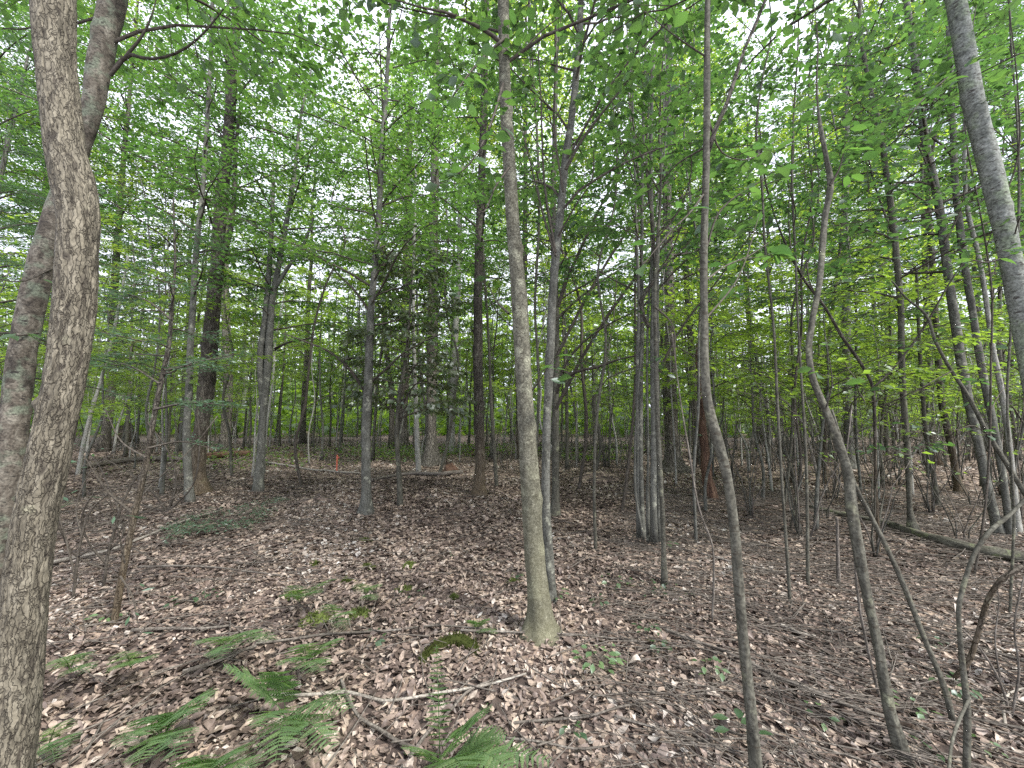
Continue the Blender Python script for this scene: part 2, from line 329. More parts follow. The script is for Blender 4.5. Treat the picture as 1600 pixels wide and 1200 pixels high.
def litter_mat():
    m, t = newmat('dead_leaf'); N = t.nodes.new; L = t.links.new
    o = N('ShaderNodeOutputMaterial'); a = N('ShaderNodeAttribute'); a.attribute_name = 'lr'
    oi = N('ShaderNodeObjectInfo'); g = N('ShaderNodeNewGeometry')
    ad = N('ShaderNodeMath'); ad.operation = 'ADD'; L(a.outputs['Fac'], ad.inputs[0])
    n = N('ShaderNodeTexNoise'); n.inputs['Scale'].default_value = .55; n.inputs['Detail'].default_value = 3; L(g.outputs['Position'], n.inputs['Vector'])
    v = N('ShaderNodeMapRange'); v.inputs[1].default_value = .3; v.inputs[2].default_value = .7; v.inputs[3].default_value = -.27; v.inputs[4].default_value = .24
    L(n.outputs['Fac'], v.inputs[0]); L(v.outputs[0], ad.inputs[1])
    r = ramp(t, [(0, (.06, .045, .037)), (.18, (.115, .087, .073)), (.36, (.195, .15, .126)), (.54, (.285, .225, .186)), (.72, (.38, .305, .24)), (.88, (.46, .40, .345)), (1, (.53, .5, .46))])
    L(ad.outputs[0], r.inputs[0])
    n2 = N('ShaderNodeTexNoise'); n2.inputs['Scale'].default_value = 45; n2.inputs['Detail'].default_value = 4; L(g.outputs['Position'], n2.inputs['Vector'])
    v2 = N('ShaderNodeMapRange'); v2.inputs[1].default_value = .3; v2.inputs[2].default_value = .7; v2.inputs[3].default_value = .6; v2.inputs[4].default_value = 1.2
    L(n2.outputs['Fac'], v2.inputs[0])
    x = N('ShaderNodeVectorMath'); x.operation = 'SCALE'; L(r.outputs[0], x.inputs[0]); L(v2.outputs[0], x.inputs['Scale'])
    d = N('ShaderNodeBsdfDiffuse'); L(x.outputs[0], d.inputs['Color'])
    tr = N('ShaderNodeBsdfTranslucent'); L(x.outputs[0], tr.inputs['Color'])
    mx = N('ShaderNodeMixShader'); mx.inputs[0].default_value = .15; L(d.outputs[0], mx.inputs[1]); L(tr.outputs[0], mx.inputs[2])
    gl = N('ShaderNodeBsdfGlossy'); gl.inputs['Roughness'].default_value = .5
    m2 = N('ShaderNodeMixShader'); m2.inputs[0].default_value = .035; L(mx.outputs[0], m2.inputs[1]); L(gl.outputs[0], m2.inputs[2])
    L(m2.outputs[0], o.inputs['Surface']); return m
M['litter'] = litter_mat()
def ground_mat():
    m, t = newmat('forest_soil'); N = t.nodes.new; L = t.links.new
    o = N('ShaderNodeOutputMaterial'); b = N('ShaderNodeBsdfPrincipled'); b.inputs['Roughness'].default_value = .95
    g = N('ShaderNodeNewGeometry')
    vo = N('ShaderNodeTexVoronoi'); vo.inputs['Scale'].default_value = 15; vo.inputs['Randomness'].default_value = 1; L(g.outputs['Position'], vo.inputs['Vector'])
    sp = N('ShaderNodeSeparateColor'); L(vo.outputs['Color'], sp.inputs[0])
    n = N('ShaderNodeTexNoise'); n.inputs['Scale'].default_value = .5; n.inputs['Detail'].default_value = 6; L(g.outputs['Position'], n.inputs['Vector'])
    ad = N('ShaderNodeMath'); ad.operation = 'MULTIPLY_ADD'; L(n.outputs['Fac'], ad.inputs[0]); ad.inputs[1].default_value = 1.1; ad.inputs[2].default_value = -.55
    a2 = N('ShaderNodeMath'); a2.operation = 'ADD'; L(ad.outputs[0], a2.inputs[0]); L(sp.outputs[0], a2.inputs[1])
    r = ramp(t, [(0, (.03, .022, .018)), (.4, (.08, .058, .048)), (.7, (.17, .125, .1)), (1, (.32, .25, .19))]); L(a2.outputs[0], r.inputs[0])
    L(r.outputs[0], b.inputs['Base Color'])
    bp = N('ShaderNodeBump'); bp.inputs['Strength'].default_value = .8; bp.inputs['Distance'].default_value = .03; L(vo.outputs['Distance'], bp.inputs['Height']); L(bp.outputs[0], b.inputs['Normal'])
    L(b.outputs[0], o.inputs['Surface']); return m
M['ground'] = ground_mat()
def plain_mat(name, c, rough=.7):
    m, t = newmat(name); N = t.nodes.new; L = t.links.new
    o = N('ShaderNodeOutputMaterial'); b = N('ShaderNodeBsdfPrincipled'); b.inputs['Roughness'].default_value = rough
    n = N('ShaderNodeTexNoise'); n.inputs['Scale'].default_value = 25
    r = ramp(t, [(.3, tuple(x * .7 for x in c)), (.7, c)]); L(n.outputs['Fac'], r.inputs[0]); L(r.outputs[0], b.inputs['Base Color'])
    L(b.outputs[0], o.inputs['Surface']); return m
M['orange'] = plain_mat('orange_paint', (.5, .12, .07))

# ------------------------------------------------------------------ growth: branches with flat sprays of leaves
def grow_branch(r, p0, az, L, e0=.6, e1=.1, r0=.012, tsp=.16, lsp=.065, lsize=.085, tl=.5, droop=.2, start=.25, sub=2, tilt=.5, wander=.12, pts=None):
    """one limb: its polyline, the twigs on it (as thin segments) and leaf positions"""
    if pts is None:
        n = 7; s = np.linspace(0, 1, n)
        el = e0 + (e1 - e0) * s + r.normal(0, .1, n); a = az + np.cumsum(r.normal(0, wander, n))
        st = np.stack([np.cos(el) * np.cos(a), np.cos(el) * np.sin(a), np.sin(el)], 1) * (L / (n - 1))
        pts = np.vstack([p0, p0 + np.cumsum(st[1:], 0)])
    pts = np.asarray(pts, float); n = len(pts)
    seg = np.linalg.norm(np.diff(pts, axis=0), axis=1); cum = np.concatenate([[0], np.cumsum(seg)]); L = cum[-1]
    rad = r0 * (1 - .8 * cum / L) + .0015
    P0 = [pts[:-1]]; P1 = [pts[1:]]; R0 = [rad[:-1]]; R1 = [rad[1:]]
    nt_ = max(2, int(L * (1 - start) / tsp))
    t = start + (1 - start) * (np.arange(nt_) + r.random(nt_) * .7) / nt_; t = np.clip(t, 0, .999)
    ci = np.clip(np.searchsorted(cum, t * L, side='right') - 1, 0, n - 2)
    f = ((t * L - cum[ci]) / seg[ci])[:, None]
    A = pts[ci] * (1 - f) + pts[ci + 1] * f; bd = unit(pts[ci + 1] - pts[ci])
    def side(bd, sg, lo, hi):
        m_ = len(bd); h = unit(np.stack([bd[:, 0], bd[:, 1], 0 * bd[:, 0]], 1) + 1e-4)
        an = sg * r.uniform(lo, hi, m_); c, s_ = np.cos(an), np.sin(an)
        d = np.stack([h[:, 0] * c - h[:, 1] * s_, h[:, 0] * s_ + h[:, 1] * c, .35 * np.clip(bd[:, 2], -.3, .6) + r.normal(0, .14, m_)], 1)
        return unit(d)
    sg = np.where(np.arange(nt_) % 2 == 0, 1, -1)
    TD = side(bd, sg, .6, 1.15); TL = (tl * (.35 + .9 * (1 - t)) * (.6 + .7 * r.random(nt_)))
    TL = np.minimum(TL, L * .6)
    TA = [A, pts[-2:-1]]; TDs = [TD, unit(pts[-1:] - pts[-2:-1])]; TLs = [TL, np.array([seg[-1] + .1])]
    if sub:
        idx = np.repeat(np.arange(nt_), sub); q = r.uniform(.25, .95, len(idx))
        A2 = A[idx] + TD[idx] * (TL[idx] * q)[:, None]; D2 = side(TD[idx], r.choice([-1, 1], len(idx)), .5, 1.0)
        TA.append(A2); TDs.append(D2); TLs.append(TL[idx] * r.uniform(.3, .6, len(idx)))
    TA = np.vstack(TA); TDs = np.vstack(TDs); TLs = np.concatenate(TLs)
    sag = np.stack([0*TLs, 0*TLs, -.12 * TLs**2], 1)
    TE = TA + TDs * TLs[:, None] + sag
    P0.append(TA); P1.append(TE); R0.append(.0012 + .0035 * TLs); R1.append(np.full(len(TLs), .0009))
    nl = np.maximum(1, (TLs / lsp).astype(int)); ii = np.repeat(np.arange(len(TLs)), nl)
    k = np.concatenate([np.arange(x) for x in nl]); q = (k + .6 + r.random(len(k)) * .5) / nl[ii]
    LP = TA[ii] + (TE - TA)[ii] * np.clip(q, 0, 1)[:, None] + r.normal(0, .012, (len(ii), 3))
    LD = side(TDs[ii], np.where(k % 2 == 0, 1, -1), .35, 1.1); LD[:, 2] -= droop + r.normal(0, .2, len(ii)); LD = unit(LD)
    LN = unit(np.stack([r.normal(0, tilt, len(ii)), r.normal(0, tilt, len(ii)), np.ones(len(ii))], 1))
    LS = lsize * r.uniform(.65, 1.25, len(ii))
    return dict(seg=[np.vstack(P0), np.vstack(P1), np.concatenate(R0), np.concatenate(R1)], leaf=[LP, LD, LN, LS], pts=pts, rad=rad)
def join(gs):
    sg = [np.concatenate([g['seg'][i] for g in gs]) for i in range(4)]; lf = [np.concatenate([g['leaf'][i] for g in gs]) for i in range(4)]
    return dict(seg=sg, leaf=lf)
def crown_mesh(name, g, wood, leafm, shape=LEAF_FAR, k=3, wid=1.):
    V1, Q, b1 = prisms(*g['seg'], k=k); V2, F, lr = leaves(*g['leaf'], shape, wid=wid)
    n1 = len(V1)
    return mesh(name, np.vstack([V1, V2]), Q, F + n1, {'bk': np.vstack([b1, np.zeros((len(V2), 3))]), 'lr': np.concatenate([np.zeros(n1), lr])},
                [wood, leafm], np.concatenate([np.zeros(len(Q)), np.ones(len(F))]))

# ------------------------------------------------------------------ the forest floor
def nonuni(a, b, n, s):
    t = np.linspace(-1, 1, n); return None
yy = np.concatenate([np.linspace(-4, 1, 16), 1 + 300 * (np.sinh(np.linspace(0, 5.2, 190)[1:]) / np.sinh(5.2))])
xs = np.sinh(np.linspace(-5.0, 5.0, 211)) / np.sinh(5.0) * 330
gx, gy = np.meshgrid(xs, yy, indexing='xy')
gz = gh(gx, gy)
ny, nx = gx.shape
i = (np.arange(ny - 1)[:, None] * nx + np.arange(nx - 1)[None]).reshape(-1)
gme = mesh('ground', np.stack([gx, gy, gz], -1).reshape(-1, 3), np.stack([i, i + 1, i + nx + 1, i + nx], 1), None, None, [M['ground']])
ground = link('ground', gme, None, 'structure')

# dead leaves: the largest ones in view singly, the rest as one carpet
def litter_leaf(r, n1=5, curl=None):
    u = np.linspace(0, 1, n1); w = np.array([0.06, .8, 1, .72, .05])[:n1]
    k_ = r.choice([.25, .4, .75]); c1 = r.normal(.2, .9) * k_; c2 = r.normal(.4, .8) * k_; tw = r.normal(0, .7) * k_
    V = []; wf = r.choice([.17, .24, .29, .34, .4]); bend = r.normal(0, .25); w = w * np.array([1, r.uniform(.7, 1.1), 1, r.uniform(.7, 1.2), 1])
    for a, ww in zip(u, w):
        for b in (-1, 0, 1):
            x = a - .5 + (r.normal(0, .035) if b else 0); y = b * ww * wf * (1 + r.normal(0, .16)) + bend * (a - .5) ** 2; z = c1 * (x * x - .1) * 1.2 + c2 * abs(b) * ww * .25 + tw * x * y
            V.append((x, y, z))
    Q = []
    for a in range(n1 - 1):
        for b in range(2):
            k = a * 3 + b; Q.append((k, k + 1, k + 4, k + 3))
    V = np.array(V); V[:, 2] -= V[:, 2].min()
    return V, np.array(Q)
LIT = [litter_leaf(rng) for _ in range(26)]
def scatter_floor(n, y0, y1, pw=1.0):
    u = rng.random(n)
    y = (y0**pw + u * (y1**pw - y0**pw))**(1 / pw)
    x = (rng.random(n) * 2 - 1) * (y * 1.42 + .9)
    return x, y
def quat_mats(n, tilt):
    yaw = rng.random(n) * 6.283; ax = rng.normal(0, tilt, n); ay = rng.normal(0, tilt, n)
    D = unit(np.stack([np.cos(yaw), np.sin(yaw), ax], 1)); N0 = unit(np.stack([ay, rng.normal(0, tilt, n), np.ones(n)], 1))
    Sd = unit(np.cross(N0, D)); N = np.cross(D, Sd)
    return D, Sd, N
def litter(n, y0, y1, pw, size, tilt, full):
    x, y = scatter_floor(n, y0, y1, pw)
    D, Sd, N = quat_mats(n, tilt); sz = size * np.clip(rng.lognormal(-.05, .38, n), .35, 2.1)
    P = np.stack([x, y, gh(x, y) + .006 + rng.random(n) ** 2 * .022], 1)
    lr = np.clip(rng.beta(1.5, 1.75, n), 0, 1)
    if full:
        vs, fs, ls, off = [], [], [], 0
        wh = rng.integers(0, len(LIT), n)
        for w in range(len(LIT)):
            s = wh == w; t, f = LIT[w]; k = len(t); m = s.sum()
            V = P[s][:, None] + sz[s][:, None, None] * (t[None, :, 0:1] * D[s][:, None] + t[None, :, 1:2] * Sd[s][:, None] + t[None, :, 2:3] * N[s][:, None])
            vs.append(V.reshape(-1, 3)); fs.append((np.arange(m)[:, None, None] * k + f[None]).reshape(-1, 4) + off); ls.append(np.repeat(lr[s], k)); off += m * k
        return np.vstack(vs), np.vstack(fs), np.concatenate(ls)
    t = np.array([[-.5, 0, 0], [0, -.3, .12], [.5, 0, .05], [.05, .3, .14]]); 
    V = P[:, None] + sz[:, None, None] * (t[None, :, 0:1] * D[:, None] + t[None, :, 1:2] * Sd[:, None] + t[None, :, 2:3] * N[:, None])
    F = (np.arange(n) * 4)[:, None] + np.array([0, 1, 2, 3])
    return V.reshape(-1, 3), F, np.repeat(lr, 4)
parts = [litter(36000, .9, 4.4, 1.5, .044, .26, True), litter(22000, .9, 4.4, 1.5, .027, .4, False), litter(85000, 4.2, 9, 1.6, .056, .3, False), litter(90000, 8.8, 26, 1.5, .085, .3, False)]
Vs, Fs, Ls, off = [], [], [], 0
for V, F, l in parts: Vs.append(V); Fs.append(F + off); Ls.append(l); off += len(V)
tagl = link('leaf_litter', mesh('leaf_litter', np.vstack(Vs), np.vstack(Fs), None, {'lr': np.concatenate(Ls)}, [M['litter']], smooth=True), None, 'stuff')
tag(tagl, 'brown carpet of dead fallen leaves over the whole forest floor', 'leaf litter')
lit_me = []
for V, Q in LIT[:10]:
    for _ in range(2): lit_me.append(mesh('leaf', V, Q, None, {'lr': np.full(len(V), rng.uniform(.3, .98))}, [M['litter']]))
xx, y_ = scatter_floor(300, 1.25, 3.0, 1.3)
Dd, Ss, Nn = quat_mats(300, .35)
for k in range(300):
    s = .06 * rng.uniform(.7, 1.3); z = float(gh(xx[k], y_[k])) + .022 + .012 * rng.random()
    o = link('leaf', lit_me[k % len(lit_me)], ground)
    o.matrix_parent_inverse = Matrix.Identity(4)
    m = np.stack([Dd[k] * s, Ss[k] * s, Nn[k] * s], 1)
    o.matrix_basis = Matrix([(*m[0], xx[k]), (*m[1], y_[k]), (*m[2], z), (0, 0, 0, 1)])

# fine dead twigs on the floor, more of them to the right
def twig_floor(n, y0, y1, xs_, bias=None):
    x, y = scatter_floor(n, y0, y1, 1.4)
    if xs_ is not None: x = xs_[0] * y + rng.random(n) * (xs_[1] - xs_[0]) * y
    yaw = rng.random(n) * 3.1416 if bias is None else rng.normal(bias, .45, n)
    l = rng.uniform(.12, .6, n) * (1 + .06 * y); r = rng.uniform(.0015, .0055, n)
    P0 = np.stack([x, y, gh(x, y) + .03 + rng.random(n) * .04], 1)
    m_ = P0 + np.stack([np.cos(yaw) * l * .5, np.sin(yaw) * l * .5, 0 * l], 1); m_[:, 2] = gh(m_[:, 0], m_[:, 1]) + .03 + rng.random(n) * .05
    y2 = yaw + rng.normal(0, .25, n)
    P1 = m_ + np.stack([np.cos(y2) * l * .5, np.sin(y2) * l * .5, 0 * l], 1); P1[:, 2] = gh(P1[:, 0], P1[:, 1]) + .03 + rng.random(n) * .05
    return np.vstack([P0, m_]), np.vstack([m_, P1]), np.concatenate([r, r * .8]), np.concatenate([r * .8, r * .4])
tw = [twig_floor(900, 1.2, 6, None), twig_floor(1600, 4, 16, None), twig_floor(2500, 1.3, 8, (.3, 1.4), 2.75), twig_floor(600, 2.5, 9, (-1.4, -.55), .3)]
V, Q, bk = prisms(*[np.concatenate([t[i] for t in tw]) for i in range(4)], k=4)
tl = link('twig_litter', mesh('twig_litter', V, Q, None, {'bk': bk}, [M['stick']]), None, 'stuff')
tag(tl, 'fine dead twigs scattered through the fallen leaves, thickest to the right', 'twig litter')

# low greenery far back on the floor
n = 5200; cxs = [(-4.6, 15.5, 1.6), (-2.4, 17, 1.8), (-6.5, 18, 2.2), (.5, 18, 2), (3.2, 16, 1.6), (-9.5, 14, 2.5), (6, 19, 2.5)]
wh = rng.integers(0, len(cxs), n); cc = np.array(cxs)[wh]
x = cc[:, 0] + rng.normal(0, .6, n) * cc[:, 2]; y = cc[:, 1] + rng.normal(0, .5, n) * cc[:, 2]
V, F, lr = leaves(np.stack([x, y, gh(x, y) + .04 + rng.random(n) ** 2 * .4], 1), unit(rng.normal(0, 1, (n, 3)) * [1, 1, .3]), unit(rng.normal(0, .5, (n, 3)) + [0, 0, 1]), rng.uniform(.05, .16, n), LEAF_FAR)
tag(link('ground_ferns', mesh('ground_ferns', V, None, F, {'lr': lr}, [M['leafB']]), None, 'stuff'), 'low green ferny ground cover at the far edge of the clearing', 'ground cover')

# ------------------------------------------------------------------ trees traced one by one
def trace(pts, Y0=None, Y1=None):
    """pixels (x, y, width) on the photograph to a 3D axis and radii, standing at its own distance"""
    p = np.array(pts, float)
    if Y0 is None: Y0 = ground_at(p[0, 0], p[0, 1])[1]
    if Y1 is None: Y1 = Y0
    v = p[:, 1]; q = np.linspace(0, 1, len(p))
    f = np.concatenate([[0], np.cumsum(np.hypot(np.diff(p[:, 0]), np.diff(p[:, 1])))]); f /= f[-1]
    out = []
    for (u, vv, w), t in zip(p, f):
        P = at(u, vv, Y0 + (Y1 - Y0) * t); zc = (P - CAM) @ FWD
        cs = 1 / math.sqrt(1 + ((u - 800) / FPX) ** 2)
        out.append([*P, max(.0015, w / 2 * zc / FPX * cs)])
    return np.array(out)
LEAFV = {}
def near_leaf_meshes(matkey):
    if matkey not in LEAFV:
        L_ = []
        for w in (.85, 1., 1.15, 1.3):
            for l in (.15, .5, .85):
                V, F, lr = leaves([[0, 0, 0]], np.array([[1., 0, 0]]), np.array([[0, 0, 1.]]), [1.], LEAF_NEAR, np.array([l]), wid=w)
                L_.append(mesh('leaf', V, None, F, {'lr': lr}, [M[matkey]]))
        LEAFV[matkey] = L_
    return LEAFV[matkey]
NLEAF = [0]
def dress(root, gs, leafm='leaf', wood='twig', cap=0, minpx=10, shape=LEAF_MID, wid=1., bmeshes=None, k=4):
    """limbs with their twigs as parts; the leaves that show largest as leaf objects on their limb; the rest as one mass of foliage"""
    bobs = []
    for g in gs:
        V, Q, b = prisms(*g['seg'], k=k)
        bobs.append(link('branch', mesh('branch', V, Q, None, {'bk': b}, [M[wood]]), root))
    P = np.concatenate([g['leaf'][0] for g in gs]); D = np.concatenate([g['leaf'][1] for g in gs]); N = np.concatenate([g['leaf'][2] for g in gs]); Z = np.concatenate([g['leaf'][3] for g in gs])
    own = np.concatenate([np.full(len(g['leaf'][0]), i) for i, g in enumerate(gs)])
    if not len(P): return
    single = np.zeros(len(P), bool)
    if cap:
        u, v, z = project(P); px = Z * FPX / np.maximum(z, .1)
        ok = (z > .3) & (u > -5) & (u < 1605) & (v > -5) & (v < 1205) & (px >= minpx)
        idx = np.argsort(-np.where(ok, px, 0))[:min(cap, ok.sum())]; single[idx] = True
        ms = near_leaf_meshes(leafm)
        for q in idx:
            d = D[q] / np.linalg.norm(D[q]); s = np.cross(N[q], d); s /= np.linalg.norm(s); n = np.cross(d, s); c = Z[q]
            o = link('leaf', ms[(q * 7) % len(ms)], bobs[own[q]])
            o.matrix_basis = Matrix([(d[0]*c, s[0]*c, n[0]*c, P[q][0]), (d[1]*c, s[1]*c, n[1]*c, P[q][1]), (d[2]*c, s[2]*c, n[2]*c, P[q][2]), (0, 0, 0, 1)])
        NLEAF[0] += len(idx)
    r = ~single
    if r.any():
        V, F, lr = leaves(P[r], D[r], N[r], Z[r], shape, wid=wid)
        link('foliage', mesh('foliage', V, None, F, {'lr': lr}, [M[leafm]]), root, 'stuff')
LAND = []
def tree(name, label, cat, pts, mat, Y0=None, Y1=None, k=14, m=None, ext=0., lump=.06, flare=0., flare_h=.15, relief=0., knots=(), limbs=(), crown=None, leafm='leaf', cap=0, seed=None, twigmat='twig', forks=(), minpx=10, shape=LEAF_MID, group=None, sink=.06):
    sd = seed if seed is not None else abs(hash(label)) % 97 if False else sum(map(ord, label)) % 97
    r = np.random.default_rng(sd + 1000)
    A = trace(pts, Y0, Y1)
    base = A[0, :3].copy(); base[2] = float(gh(base[0], base[1]))
    if sink:
        dz = max(.3, -unit(A[0, :3] - A[1, :3])[2]); sink = max(sink, (A[0, 2] - base[2] + .06) / dz)
        d = A[0] - A[1]; b0 = A[0].copy(); b0[:3] = A[0, :3] + d[:3] / (np.linalg.norm(d[:3]) + 1e-6) * sink; A = np.vstack([b0, A])
    if ext:
        d = A[-1, :3] - A[-2, :3]; d /= np.linalg.norm(d); d = unit(d + [r.normal(0, .05), r.normal(0, .08), .15])
        for f in (.35, .7, 1.):
            e = A[-1].copy(); e[:3] = A[-1, :3] + d * ext * .34 + r.normal(0, .03, 3); e[3] = max(.005, A[-1, 3] * .72); A = np.vstack([A, e])
    if m is None: m = int(14 + 10 * np.linalg.norm(A[-1, :3] - A[0, :3]))
    Sx = smooth_path(A, m)
    Sx[:, :3] += np.stack([noise2(Sx[:, 2] * 2.2, np.full(m, sd * 1.3), 3) * .006, noise2(Sx[:, 2] * 1.1, np.full(m, sd * 2.3 + 5), 4) * .02, 0 * Sx[:, 2]], 1) * min(1.5, max(.3, Sx[:, 3].max() * 12))
    root = thing(name, label, cat, base, group)
    if k >= 12 and not relief:
        Lt = np.linalg.norm(np.diff(Sx[:, :3], axis=0), axis=1).sum(); nk = int(3 + Lt * 1.6); knots = list(knots)
        for q_ in range(nk):
            s_ = r.uniform(.02, .95) * Lt; Rk = Sx[int(s_ / Lt * (m - 1)), 3]
            knots.append((s_, r.uniform(0, 6.28), Rk * r.uniform(.35, .8), Rk * r.uniform(.1, .32)))
    R = np.maximum(Sx[:, 3], .002)
    tube_obj('trunk', Sx[:, :3], R, M[mat], root, k=k, seed=sd, lump=lump, flare=flare, flare_h=flare_h, relief=relief, knots=knots)
    for fp in forks:      # (points, Y0, Y1): further stems and thick limbs
        F = trace(fp[0], fp[1] if fp[1] else A[0, 1], fp[2] if len(fp) > 2 else None)
        if fp[0][-1][1] <= 2 and ext:
            d = unit(F[-1, :3] - F[-2, :3]); e = F[-1].copy(); e[:3] += d * ext * .8; e[3] *= .5; F = np.vstack([F, e])
        f2 = smooth_path(F, 26)
        tube_obj('limb', f2[:, :3], np.maximum(f2[:, 3], .002), M[mat if len(fp) < 4 else fp[3]], root, k=10, seed=sd + 3, lump=lump)
    gs = []
    for lb in limbs:      # (points, dY, leaf options) traced limbs
        B = trace(lb[0], lb[1], lb[2]); b2 = smooth_path(B, 12)
        opt = dict(tsp=.2, lsp=.09, tl=.5, start=.3); opt.update(lb[3] if len(lb) > 3 else {})
        g = grow_branch(r, None, 0, 0, pts=b2[:, :3], r0=B[0, 3], **opt); gs.append(g)
    if crown:
        c = dict(crown); h0, h1, nb, RR = c.pop('h0'), c.pop('h1'), c.pop('nb'), c.pop('R')
        a0 = c.pop('az', None); zz = Sx[:, 2]
        for i_ in range(nb):
            h = h0 + (h1 - h0) * (i_ + r.random()) / nb; j = int(np.argmin(np.abs(zz - h)))
            az = i_ * 2.399 + r.normal(0, .4) if a0 is None else r.uniform(*a0)
            Lb = RR * r.uniform(.6, 1.15) * (1 - .45 * (h - h0) / max(.1, h1 - h0))
            c.setdefault('sub', 4); c.setdefault('lsp', .06); c.setdefault('tl', .7); c.setdefault('tsp', .13)
            gs.append(grow_branch(r, Sx[j, :3], az, Lb, r0=min(Sx[j, 3] * .4, .006 + .006 * Lb), **c))
    if gs: dress(root, gs, leafm, twigmat, cap, minpx, LEAF_FAR if shape is LEAF_MID and A[0, 1] > 5 else shape)
    u, v, z = project(base); 
    return root, Sx

T = tree
# left foreground
T('pine_tree', 'rough scaly-barked trunk curving up the left edge in front', 'tree',
  [(-14, 1330, 104), (6, 1200, 100), (28, 1000, 84), (50, 820, 78), (78, 700, 74), (101, 600, 68), (116, 500, 71), (121, 400, 71), (120, 330, 72), (110, 280, 75), (98, 230, 71), (91, 170, 71), (86, 100, 68), (85, 0, 75), (84, -120, 72)],
  'pine', Y0=1.5, k=140, m=640, lump=.035, relief=.005, ext=3.0, knots=[(1.75, .6, .022, .018)], crown=dict(h0=5, h1=7.5, nb=12, R=2.24, e0=.3, e1=0.), leafm='needle')
T('birch_tree', 'grey patchy birch curving behind the scaly left trunk', 'tree',
  [(-60, 1010, 70), (-20, 900, 62), (8, 780, 56), (28, 650, 50), (45, 520, 48), (66, 420, 46), (90, 320, 40), (118, 235, 36), (142, 165, 38), (155, 100, 42), (166, 50, 43), (177, 0, 46), (184, -40, 42)],
  'darkbirch', Y0=2.9, k=26, flare=.3, ext=4, lump=.05,
  limbs=[([(176, 112, 9), (200, 86, 7), (230, 92, 6), (262, 88, 6), (292, 74, 5), (318, 52, 4), (352, 10, 3)], 2.9, 2.7, dict(lsp=.12, tl=.4)),
         ([(172, 118, 8), (200, 84, 7), (222, 56, 6), (238, 22, 5), (246, -10, 4)], 2.9, 2.8, dict(lsp=.12, tl=.4)),
         ([(80, 420, 4), (30, 440, 3), (-30, 430, 2)], 2.9, 2.5, {}), ([(60, 520, 4), (20, 525, 3), (-30, 520, 2)], 2.9, 2.6, {})],
  crown=dict(h0=4.6, h1=7.5, nb=13, R=2.46, e0=.5, e1=.05), cap=60)
T('maple_tree', 'thick dark trunk leaning slightly right at left of the clearing', 'tree',
  [(310, 772, 40), (311, 755, 28), (312, 700, 24), (321, 600, 28), (330, 500, 25), (339, 400, 23), (347, 300, 21), (356, 220, 19), (362, 140, 17), (366, 60, 15), (370, -10, 14)],
  'dark', k=22, flare=.35, flare_h=.25, ext=6, lump=.07, forks=[([(341, 420, 12), (358, 370, 9), (366, 300, 8), (368, 240, 7), (376, 160, 5)], None)],
  crown=dict(h0=4.5, h1=13, nb=32, R=3.36, e0=.5, e1=.05, lsize=.1, tl=.8))
T('maple_tree', 'thin pale trunk just in front of the thick dark left trunk', 'tree',
  [(297, 786, 16), (291, 700, 13), (296, 600, 12), (299, 520, 11), (307, 400, 10), (318, 280, 8), (326, 150, 7), (333, 0, 6)],
  'smooth', k=12, flare=.3, ext=2, crown=dict(h0=3.6, h1=9, nb=21, R=1.90, e0=.6, e1=.1), leafm='leaf')
T('hemlock_sapling', 'slim dark conifer sapling with feathery side boughs near the left trunk', 'sapling',
  [(176, 978, 13), (192, 890, 13), (210, 800, 12), (228, 720, 11), (240, 650, 10), (252, 590, 9), (263, 540, 8), (268, 480, 6), (273, 420, 5), (272, 370, 4), (270, 310, 3)],
  'dark', k=12, flare=.2, twigmat='twig', shape=NEEDLE, leafm='needle',
  limbs=[([(256, 578, 5), (290, 572, 4), (330, 560, 3)], 2.9, 3.2, dict(lsp=.011, lsize=.05, tl=.3, tsp=.06, sub=3, droop=.05)),
         ([(240, 640, 5), (290, 630, 4), (345, 632, 2)], 2.9, 2.8, dict(lsp=.011, lsize=.05, tl=.3, tsp=.06, sub=3, droop=.05)),
         ([(268, 500, 4), (230, 470, 3), (180, 455, 2)], 2.9, 3.0, dict(lsp=.011, lsize=.05, tl=.3, tsp=.06, sub=3, droop=.05)),
         ([(250, 600, 4), (210, 575, 3), (160, 560, 2)], 2.9, 3.2, dict(lsp=.011, lsize=.05, tl=.3, tsp=.06, sub=3, droop=.05)),
         ([(232, 700, 4), (280, 690, 3), (330, 700, 2)], 2.9, 3.1, dict(lsp=.013, lsize=.05, tl=.25, tsp=.08, sub=2, droop=.05)),
         ([(228, 715, 4), (190, 690, 3), (165, 640, 2)], 2.9, 3.1, dict(lsp=.05, lsize=.04, tl=.2, tsp=.1, sub=1)),
         ([(205, 800, 5), (170, 770, 4), (130, 710, 2)], 2.95, 2.8, dict(lsp=9, tl=.3)),
         ([(195, 880, 4), (185, 830, 4), (172, 780, 3), (150, 735, 2)], 2.95, 2.7, dict(lsp=9, tl=.3)),
         ([(188, 900, 4), (206, 930, 3), (215, 972, 2)], 2.95, 2.9, dict(lsp=9, tl=.1))],
  crown=dict(h0=1.9, h1=3.2, nb=12, R=0.67, e0=.2, e1=0., lsp=.012, lsize=.05, tl=.25, tsp=.06, sub=3, droop=.05))
T('birch_tree', 'thin whitish leaning birch pole right of the scaly left trunk', 'tree',
  [(122, 742, 9), (132, 690, 8), (147, 630, 7), (158, 592, 6), (172, 540, 6), (186, 480, 5), (200, 400, 4)], 'pole', k=8, crown=dict(h0=3.4, h1=5.6, nb=10, R=1.57, e0=.5, e1=.1))
